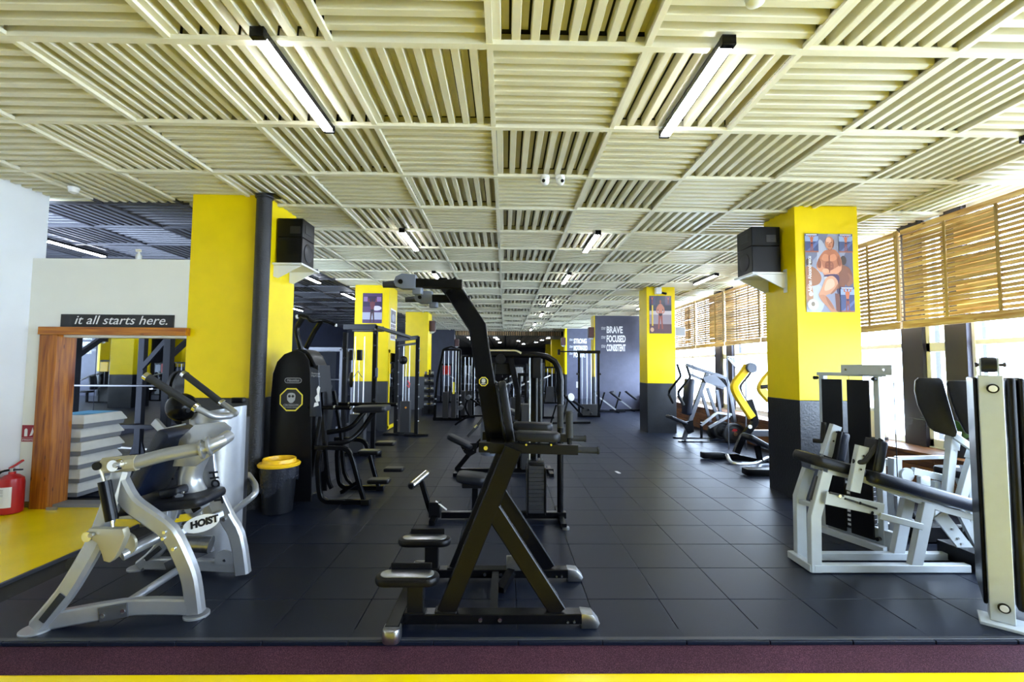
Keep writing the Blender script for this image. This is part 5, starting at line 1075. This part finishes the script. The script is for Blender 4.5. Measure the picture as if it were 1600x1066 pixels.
lettering('poster_letters', 'Adrian Alexandrescu', .068, (3.805, 5.5955, 2.575), Zv, (-1, 0, 0), 'whiteprint', pt, 0, .0005, 'LEFT', .78, .001)
# smaller posters
L = [('#2e3040', rc(0, 0, 1, 1), False), ('#8d8088', rc(0, 0, 1, .6), False), ('#b8aeb0', rc(0, .50, 1, .60), False), ('#5a4048', rc(0, 0, 1, .25), False), ('#3a3c58', rc(0, .75, .28, 1), False), ('#4a4460', rc(.72, .75, 1, 1), False)]
L += figure(.5, .12, .78, 'down', '#b0705c', '#8e4c40', '#2a2030', .95)+figure(.13, .78, .2, 'up', '#b06050', '#8a4030')+figure(.86, .78, .2, 'up', '#b06050', '#8a4030')+[('#d8b840', rc(.11, .2, .17, .75), False), ('#c8a080', el(.12, .1, .08, .06), True)]
poster('small dark poster of a standing athlete on the second window-side pillar', (3.625, 11.443, 2.48), Xv, Zv, .56, .955, L)
L = [('#4a3058', rc(0, 0, 1, 1), False), ('#2c1c40', rc(0, .55, 1, .9), False), ('#8c6a98', rc(.05, .72, .25, .88), False), ('#8c6a98', rc(.72, .72, .95, .88), False), ('#a8a8b8', rc(0, .12, 1, .36), False), ('#d0c8e0', el(.72, .5, .25, .08), True)]+figure(.5, .02, .82, 'up', '#6a3038', '#3c1c24', '#1c1020', .95)
poster('purple athlete poster on the front of the mirror pillar', (-3.6, 11.54, 2.69), Xv, Zv, .49, .76, L)
L = [('#d8d8dc', rc(0, 0, 1, 1), False), ('#30303c', rc(.06, .55, .94, .95), False), ('#8a90a0', el(.5, .72, .28, .12), True)]
for i in range(3):
    for j in range(4): L.append((('#5a4050', '#403848', '#6a5060')[(i+j) % 3], rc(.08+i*.3, .05+j*.12, .33+i*.3, .15+j*.12), False))
poster('portrait sheet on the flank of the mirror pillar', (-2.935, 11.70, 2.28), Yv, Zv, .58, .82, L)
# words over the opening
t = thing('word_sign', 'black strip with white italic words above the framed opening', 'sign', (-4.56, 5.43, 2.05))
part('board', MB().box((-5.215, 5.432, 2.052), (-3.905, 5.448, 2.20)), 'blackprint', t)
lettering('lettering', 'it all starts here.', .148, (-5.06, 5.43, 2.085), Xv, Zv, 'whiteprint', t, .28, .001, 'LEFT', 1.12)
# fire extinguisher and its sign
t = thing('fire_sign', 'small dark red fire extinguisher sign on the cream wall', 'sign', (-5.53, 5.445, .71))
x0, z0 = -5.585, .715
part('board', MB().box((x0, 5.440, z0+.045), (x0+.155, 5.449, z0+.19)), 'redsign', t); part('board', MB().box((x0, 5.440, z0), (x0+.155, 5.449, z0+.04)), 'redsign', t)
part('symbol', MB().slab([(.0, 0), (.035, 0), (.035, .075), (.025, .09), (.012, .09), (0, .075)], (x0+.03, 5.4395, z0+.062), Xv, Zv, .001), 'whiteprint', t)
part('symbol', MB().slab([(0, 0), (.03, .01), (.045, .05), (.03, .10), (.02, .06)], (x0+.09, 5.4395, z0+.065), Xv, Zv, .001), 'whiteprint', t)
lettering('lettering', 'STINGATOR', .026, (x0+.008, 5.4395, z0+.012), Xv, Zv, 'whiteprint', t, 0, .0005)
t = thing('fire_extinguisher', 'red fire extinguisher with a white label at the left wall', 'fire extinguisher', (-5.46, 5.24, -.03))
cx, cy = -5.455, 5.24
part('cylinder', MB().lathe([(.085, -.03), (.105, -.02), (.108, .0), (.108, .30), (.10, .35), (.06, .385), (.03, .395), (.03, .42)], (cx, cy, 0), Zv, 28), 'red', t)
b = MB(); 
for k in range(9):
    a0, a1 = math.radians(-140+k*11), math.radians(-140+(k+1)*11); r = .1088
    b.add([(cx+r*math.cos(a0), cy+r*math.sin(a0), .05), (cx+r*math.cos(a1), cy+r*math.sin(a1), .05), (cx+r*math.cos(a1), cy+r*math.sin(a1), .27), (cx+r*math.cos(a0), cy+r*math.sin(a0), .27)], [(0, 1, 2, 3)])
lb = part('label', b, 'whiteprint', t)
for i, z in enumerate((.24, .225, .21, .19, .175)): part('label_text', MB().box((cx-.05, cy-.1095, z), (cx+.025, cy-.1085, z+.006)), 'greyprint', lb)
part('label_mark', MB().box((cx-.055, cy-.1095, .11), (cx-.035, cy-.1075, .135)), 'blackprint', lb); part('label_mark', MB().box((cx-.015, cy-.1105, .115), (cx+.0, cy-.1085, .13)), 'blackprint', lb)
part('valve', MB().tube([(cx, cy, .40), (cx, cy, .46)], .022, 14), 'steel', t)
part('lever', MB().path([(cx-.03, cy, .455), (cx+.06, cy-.02, .50), (cx+.14, cy-.03, .55)], .02, .02, Yv), 'red', t); part('lever', MB().path([(cx, cy, .44), (cx+.14, cy-.03, .45)], .016, .018, Yv), BM, t)
part('hose', MB().tube([(cx-.02, cy, .44), (cx-.12, cy-.03, .42), (cx-.14, cy-.02, .3), (cx-.135, cy, .05)], .012, 10, .08), BM, t)
# stacked aerobic steps
for k in range(6):
    z = .02+k*.163; dx = (.0, .02, -.01, .015, .0, .03)[k]; yc = 5.97
    t = thing('aerobic_step', 'pale grey aerobic step, %s of the stack inside the opening' % ('bottom one', 'second from bottom', 'third from bottom', 'fourth from bottom', 'fifth from bottom', 'topmost with blue top')[k], 'exercise step', (-5.36+dx, yc, z), 'stacked aerobic steps')
    x0, x1 = -5.62+dx, -5.10+dx
    ring = lambda i, zz: [(x0+i, yc-.32+i, zz), (x1-i, yc-.32+i, zz), (x1-i, yc+.32-i, zz), (x0+i, yc+.32-i, zz)]
    part('body', MB().rings([ring(0, z+.055), ring(.002, z+.07), ring(.045, z+.155), ring(.06, z+.16)]), 'stepgrey', t, .006)
    part('riser', MB().rings([ring(.03, z), ring(.02, z+.055)]), 'stepdark', t)
    if k == 5: part('top_mat', MB().rings([ring(.065, z+.16), ring(.07, z+.166)]), 'stepblue', t)
# loudspeakers on brackets
def speaker_box(t, x0, x1, y0, y1, z0, z1, face):
    part('cabinet', MB().box((x0, y0, z0), (x1, y1, z0+(z1-z0)*.58)), BM, t, .008); part('horn_cabinet', MB().box((x0, y0, z0+(z1-z0)*.585), (x1, y1, z1)), BM, t, .008)
    fx = x0 if face < 0 else x1
    part('woofer', MB().disc((fx+face*.002, (y0+y1)/2, z0+.17), Xv, .12, .012, 24), 'vinyl', t); part('horn', MB().box((fx-.002, (y0+y1)/2-.10, z1-.17), (fx+face*.004, (y0+y1)/2+.10, z1-.06)), 'bin', t)
    part('handle', MB().box(((x0+x1)/2-.0, y0-.004, z0+(z1-z0)*.66), ((x0+x1)/2+.13, y0+.002, z0+(z1-z0)*.82)), 'stack', t, .004)
t = thing('loudspeaker', 'black loudspeaker on the shelf of the poster pillar', 'loudspeaker', (3.37, 6.02, 2.86)); speaker_box(t, 3.20, 3.575, 5.84, 6.22, 2.862, 3.47, -1)
t = thing('speaker_shelf', 'white bracket shelf under the loudspeaker on the poster pillar', 'shelf', (3.4, 6.0, 2.8))
part('board', MB().box((3.17, 5.78, 2.835), (3.617, 6.26, 2.86)), 'plastic', t, .003); part('bracket', MB().slab([(0, 0), (0, -.16), (-.04, -.18), (-.40, 0)], (3.615, 5.82, 2.834), Xv, Zv, .02), 'plastic', t); part('bracket', MB().slab([(0, 0), (0, -.16), (-.04, -.18), (-.40, 0)], (3.615, 6.22, 2.834), Xv, Zv, .02), 'plastic', t); part('wall_plate', MB().box((3.60, 5.78, 2.60), (3.618, 5.84, 2.9)), 'plastic', t)
t = thing('loudspeaker', 'black loudspeaker on the shelf beside the tarred pipe', 'loudspeaker', (-2.7, 6.0, 2.9)); speaker_box(t, -2.875, -2.56, 5.72, 6.08, 2.892, 3.47, 1)
t = thing('speaker_shelf', 'white bracket shelf under the loudspeaker beside the pipe', 'shelf', (-2.7, 5.95, 2.85))
part('board', MB().box((-2.897, 5.66, 2.865), (-2.53, 6.2, 2.89)), 'plastic', t, .003); part('bracket', MB().slab([(0, 0), (0, -.14), (.05, -.16), (.34, 0)], (-2.897, 5.72, 2.864), Xv, Zv, .02), 'plastic', t)
part('bracket', MB().slab([(0, 0), (0, -.14), (.05, -.16), (.34, 0)], (-2.897, 6.14, 2.864), Xv, Zv, .02), 'plastic', t)
for k, (x, y_, z, lab, fc) in enumerate(((3.36, 17.85, 2.78, 'at the corner of the slate wall', -1), (3.02, 23.8, 2.75, 'at the farther slate wall', -1), (-2.80, 17.6, 2.95, 'on the third left pillar', 1), (-2.72, 25.9, 2.75, 'at the end of the dark left wall', 1))):
    t = thing('small_speaker', 'small brown wall speaker %s' % lab, 'loudspeaker', (x, y_, z))
    part('cabinet', MB().box((x-.11, y_-.15, z), (x+.11, y_+.15, z+.40)), 'brown', t, .008); part('grille', MB().box((x+fc*.11, y_-.13, z+.03), (x+fc*.118, y_+.13, z+.37)), BM, t)
    b = t.children[0]; part('bracket', MB().slab([(0, 0), (.20*fc, 0), (.16*fc, -.05), (0, -.10)], (x-fc*.10, y_, z-.002), Xv, Zv, .02), 'plastic', t)
# cameras, detectors
for k, (x, lab) in enumerate(((.405, 'left one'), (.565, 'right one'))):
    t = thing('dome_camera', 'white ceiling camera above the aisle, %s of two' % lab, 'camera', (x, 4.72, H-.02))
    part('base', MB().disc((x, 4.72, H-.03), Zv, .05, .035, 18), 'plastic', t); part('head', MB().ball((x, 4.70, H-.075), .045, 16, 10), 'plastic', t); part('lens', MB().disc((x+(.015 if k else -.02), 4.662, H-.085), (0, 1, .3), .018, .012, 14), 'lens', t)
t = thing('smoke_detector', 'white smoke detector on the ceiling by the white wall', 'smoke detector', (-4.93, 5.19, H-.05))
part('base', MB().disc((-4.93, 5.19, H-.03), Zv, .055, .03, 20), 'plastic', t); part('dome', MB().lathe([(.05, 0), (.045, -.03), (.02, -.045)], (-4.93, 5.19, H-.045), Zv, 18), 'plastic', t)
t = thing('smoke_detector', 'round detector at the top edge near the right lamp', 'smoke detector', (1.32, 2.32, H-.05))
part('base', MB().disc((1.32, 2.32, H-.03), Zv, .055, .03, 20), 'plastic', t); part('dome', MB().lathe([(.05, 0), (.045, -.03), (.02, -.045)], (1.32, 2.32, H-.045), Zv, 18), 'plastic', t)
t = thing('wall_camera', 'white camera on the second window-side pillar above its poster', 'camera', (3.83, 11.40, 3.5))
part('mount', MB().box((3.76, 11.30, 3.47), (3.90, 11.448, 3.63)), 'plastic', t, .01); part('head', MB().tube([(3.90, 11.36, 3.50), (3.99, 11.25, 3.46)], .03, 12), BM, t)
t = thing('heater_panel', 'white infrared panel hung beside the second window-side pillar', 'heater', (4.45, 11.6, 2.45))
part('casing', MB().box((4.29, 11.50, 2.42), (4.56, 11.56, 2.66)), 'plastic', t, .01); part('face', MB().box((4.31, 11.495, 2.44), (4.54, 11.501, 2.64)), 'greyprint', t)
t = thing('bottle', 'tiny pale spray bottle on top of the cream partition', 'bottle', (-4.42, 5.52, 2.865))
part('body', MB().lathe([(.03, 0), (.032, .01), (.032, .06), (.012, .09), (.012, .11)], (-4.42, 5.52, 2.866), Zv, 12), 'plastic', t); part('nozzle', MB().box((-4.45, 5.505, 2.97), (-4.40, 5.535, 3.0)), 'potcream', t)
t = tag(part('floor_sticker', MB().slab(rrect(.05, .16, .02), (1.755, 7.16, .0005), (1, .15, 0), (-.15, 1, 0), .003), 'whiteprint'), 'small white strip lying on the rubber floor near the yellow press', 'sticker')
# potted plants and pots on the window bench
def plant(label, x, y_, z, h, n, r, leaf, potm, seed):
    rnd = random.Random(seed); t = thing('potted_plant', label, 'potted plant', (x, y_, z))
    part('pot', MB().lathe([(r*.75, 0), (r, h*.9), (r*1.06, h*.92), (r*1.06, h), (r*.92, h), (r*.9, h*.85)], (x, y_, z), Zv, 24), potm, t)
    part('soil', MB().disc((x, y_, z+h*.86), Zv, r*.88, .02, 16), 'bench', t)
    for k in range(n):
        a = rnd.uniform(0, 6.28); L_ = rnd.uniform(.2, .45); lean = rnd.uniform(.2, 1.3); w = rnd.uniform(.022, .04)
        d = V((math.cos(a), math.sin(a), 0)); sdv = V((-d.y, d.x, 0)); o = V((x, y_, z+h*.88)); pts = []
        for j in range(5): s = j/4; pts.append((o+d*(L_*lean*s*(.4+.6*s))+V((0, 0, L_*s*(1-.35*lean*s))), w*(.3+1.4*s*(1-s)*1.6) if j < 4 else .002))
        b = MB(); b.add([tuple(p+sdv*g*q) for p, q in pts for g in (-1, 1)], [(2*i, 2*i+1, 2*i+3, 2*i+2) for i in range(4)]); part('leaf', b, leaf, t, smooth=80)
plant('leafy plant in a dark pot on the bench behind the shield pads', 5.46, 5.42, .586, .22, 60, .15, 'leaf', 'pot', 3)
plant('pale green plant at the right edge behind the near tower', 5.45, 4.42, .586, .22, 60, .13, 'leafpale', 'pot', 5)
t = thing('round_drum', 'cream drum standing on the window bench by the poster pillar', 'drum', (5.47, 6.78, .586))
part('body', MB().lathe([(.165, 0), (.17, .01), (.17, .42), (.165, .43)], (5.47, 6.78, .586), Zv, 28), 'potcream', t); part('lid', MB().lathe([(.18, .43), (.182, .46), (.17, .475)], (5.47, 6.78, .586), Zv, 28), 'plastic', t); part('band', MB().lathe([(.1715, .01), (.1715, .05)], (5.47, 6.78, .586), Zv, 28), 'pot', t)
# ---------------------------------------------------------------- far equipment
def far_selector(name, label, x, y_, h=1.6, seatdir=-1, accent=None):
    t = thing(name, label, 'exercise machine', (x, y_, 0))
    part('frame', MB().path([(x-.25, y_, .03), (x-.25, y_, h), (x+.25, y_, h), (x+.25, y_, .03)], .07, .08, Yv, .005), BK, t)
    part('base', MB().path([(x-.6, y_-.1, .03), (x+.6, y_-.1, .03)], .06, .07, Zv), BK, t)
    part('weight_stack', MB().box((x-.17, y_-.09, .06), (x+.17, y_+.09, .75)), 'stack', t)
    for s in (-.1, .1): part('guide_rod', MB().tube([(x+s, y_, .75), (x+s, y_, h-.03)], .012, 8), 'steel', t)
    part('seat', MB().pad((x+seatdir*.45, y_-.35, .48), Xv, Yv, .36, .36, .08, .06, .02), 'vinyl', t); part('seat_post', MB().path([(x+seatdir*.45, y_-.35, .04), (x+seatdir*.45, y_-.35, .44)], .07, .07, Yv), BK, t)
    part('backrest', MB().pad((x+seatdir*.28, y_-.3, .85), (.15, 0, 1), Yv, .6, .32, .08, .06, .02), 'vinylblue', t)
    part('lever', MB().tube([(x, y_-.2, 1.25), (x+seatdir*.35, y_-.45, 1.1), (x+seatdir*.6, y_-.5, .95)], .03, 10, .1), 'steel', t)
    if accent: part('cover', MB().box((x-.16, y_-.16, h-.45), (x+.16, y_-.10, h-.05)), accent, t, .01)
    return t
far = [('selector_machine', 'dark weight machine with a bright yellow cover far down the aisle', -.9, 19.5, 1.75, 1, 'yellowarm'), ('selector_machine', 'dark weight machine with a silver cover behind the pulldown arch', .35, 13.2, 1.65, -1, 'silver'),
 ('selector_machine', 'dark weight machine with a grey cover right behind the pulldown arch', .95, 14.6, 1.7, -1, 'greymetal'), ('selector_machine', 'dark weight machine before the yellow rear pillars', 2.0, 20.5, 1.6, -1, None), ('selector_machine', 'dark weight machine at the far end left of the aisle', -1.8, 22.5, 1.7, 1, None), ('selector_machine', 'dark weight machine at the far end in the middle of the aisle', .6, 24.5, 1.65, -1, 'bluegrey'), ('selector_machine', 'dark weight machine with a red cover left of the cable station', -2.6, 20.6, 1.7, 1, 'red')]
for f in far: far_selector(*f)
def curved_bench(t, x, y_):
    part('rail', MB().path(smoothline([(x-.6, y_, .03), (x-.3, y_, .22), (x+.1, y_, .28), (x+.6, y_, .18)]), .05, .06, Yv), BK, t)
    part('upright', MB().path(smoothline([(x-.2, y_, .25), (x-.32, y_, .5), (x-.22, y_, .75), (x+.1, y_, .55), (x+.5, y_, .5)]), .05, .05, Yv), BK, t)
    part('pad', MB().pad((x+.35, y_, .56), Xv, Yv, .55, .28, .07, .05, .02), 'vinyl', t)
    part('roller', MB().tube([(x-.24, y_-.22, .78), (x-.24, y_+.22, .78)], .06, 12), 'greymetal', t); part('roller', MB().tube([(x-.45, y_-.22, .5), (x-.45, y_+.22, .5)], .06, 12), 'greymetal', t)
t = thing('sit_up_bench', 'black sit-up bench with rollers right of the arched cable station', 'bench', (-.75, 12.6, 0)); curved_bench(t, -.75, 12.6)
t = thing('sit_up_bench', 'black sit-up bench far down the aisle under the yellow cover', 'bench', (-.7, 16.8, 0)); curved_bench(t, -.7, 16.8)
for k, (x, y_, lab) in enumerate(((.2, 27.5, 'left'), (1.1, 27.5, 'middle'), (2.0, 27.5, 'right'), (-1.2, 28.5, 'leftmost'))):
    t = thing('treadmill', 'dark treadmill in the rear hall, %s of the row' % lab, 'treadmill', (x, y_, 0))
    part('deck', MB().box((x-.38, y_-.9, .03), (x+.38, y_+.8, .22)), BM, t, .02); part('belt', MB().box((x-.26, y_-.88, .221), (x+.26, y_+.5, .228)), 'rubber', t)
    for s in (-1, 1): part('mast', MB().path([(x+s*.36, y_+.6, .2), (x+s*.34, y_+.45, 1.25)], .06, .08, Xv), BK, t)
    part('console', MB().pad((x, y_+.42, 1.32), Xv, (0, .5, .86), .72, .34, .06, .05, .015), BM, t); part('screen', MB().pad((x, y_+.385, 1.33), Xv, (0, .5, .86), .36, .2, .01, .02, .002), 'bluegrey', t)
    part('handrail', MB().tube([(x-.35, y_+.42, 1.1), (x-.35, y_-.2, 1.0)], .02, 8), 'steel', t); part('handrail', MB().tube([(x+.35, y_+.42, 1.1), (x+.35, y_-.2, 1.0)], .02, 8), 'steel', t)
t = thing('dumbbell_tree', 'upright dumbbell tree beside the third left pillar', 'dumbbell rack', (-2.55, 15.6, 0))
part('mast', MB().path([(-2.55, 15.6, .02), (-2.55, 15.6, 1.5)], .06, .06, Yv), BM, t); part('foot', MB().path([(-2.8, 15.6, .03), (-2.3, 15.6, .03)], .06, .4, Zv), BM, t)
for k in range(5):
    z = .25+k*.26; part('cradle', MB().path([(-2.72, 15.52, z), (-2.38, 15.52, z)], .03, .1, Zv), BM, t)
for k in range(5):
    z = .25+k*.26+.102; d = thing('dumbbell', 'small round-headed dumbbell on the tree, %s shelf' % ('lowest', 'second', 'middle', 'fourth', 'top')[k], 'dumbbell', (-2.55, 15.5, z-.05), 'dumbbells on the tree')
    part('head', MB().disc((-2.66, 15.5, z), Xv, .05, .07, 12), 'steel', d); part('head', MB().disc((-2.44, 15.5, z), Xv, .05, .07, 12), 'steel', d); part('handle', MB().tube([(-2.64, 15.5, z), (-2.46, 15.5, z)], .014, 8), 'chrome', d)
# smith frame in the left bay
t = thing('smith_machine', 'grey smith frame behind the assisted dip machine', 'rack', (-4.6, 12.2, 0))
for x in (-5.35, -4.25):
    part('post', MB().path([(x, 12.0, .02), (x, 12.0, 2.05)], .08, .08, Yv), 'greymetal', t); part('post', MB().path([(x, 12.9, .02), (x, 12.9, 2.05)], .08, .08, Yv), 'greymetal', t); part('guide_rod', MB().tube([(x+.12, 12.1, .05), (x+.12, 12.1, 2.0)], .018, 8), 'greymetal', t); part('base', MB().path([(x, 11.8, .04), (x, 13.1, .04)], .07, .07, Zv), 'greymetal', t)
part('crown', MB().path([(-5.35, 12.0, 2.05), (-4.25, 12.0, 2.05)], .08, .08, Yv), 'greymetal', t); part('crown', MB().path([(-5.35, 12.9, 2.05), (-4.25, 12.9, 2.05)], .08, .08, Yv), 'greymetal', t)
part('bar', MB().tube([(-5.7, 12.1, 1.25), (-3.95, 12.1, 1.25)], .018, 10), 'greymetal', t)
for x in (-5.62, -4.02): part('plate', MB().disc((x, 12.1, 1.25), Xv, .2, .05, 20), 'plate', t)
t = thing('flat_bench', 'blue-black bench leaning back inside the smith frame', 'bench', (-4.8, 12.3, 0))
part('pad', MB().pad((-4.8, 12.3, .75), (0, .5, .85), Xv, .8, .28, .07, .05, .02), 'vinylblue', t); part('leg', MB().path([(-4.8, 12.2, .03), (-4.8, 12.35, .7)], .07, .07, Xv), BM, t); part('foot', MB().path([(-5.05, 12.2, .03), (-4.55, 12.2, .03)], .06, .06, Zv), BM, t)
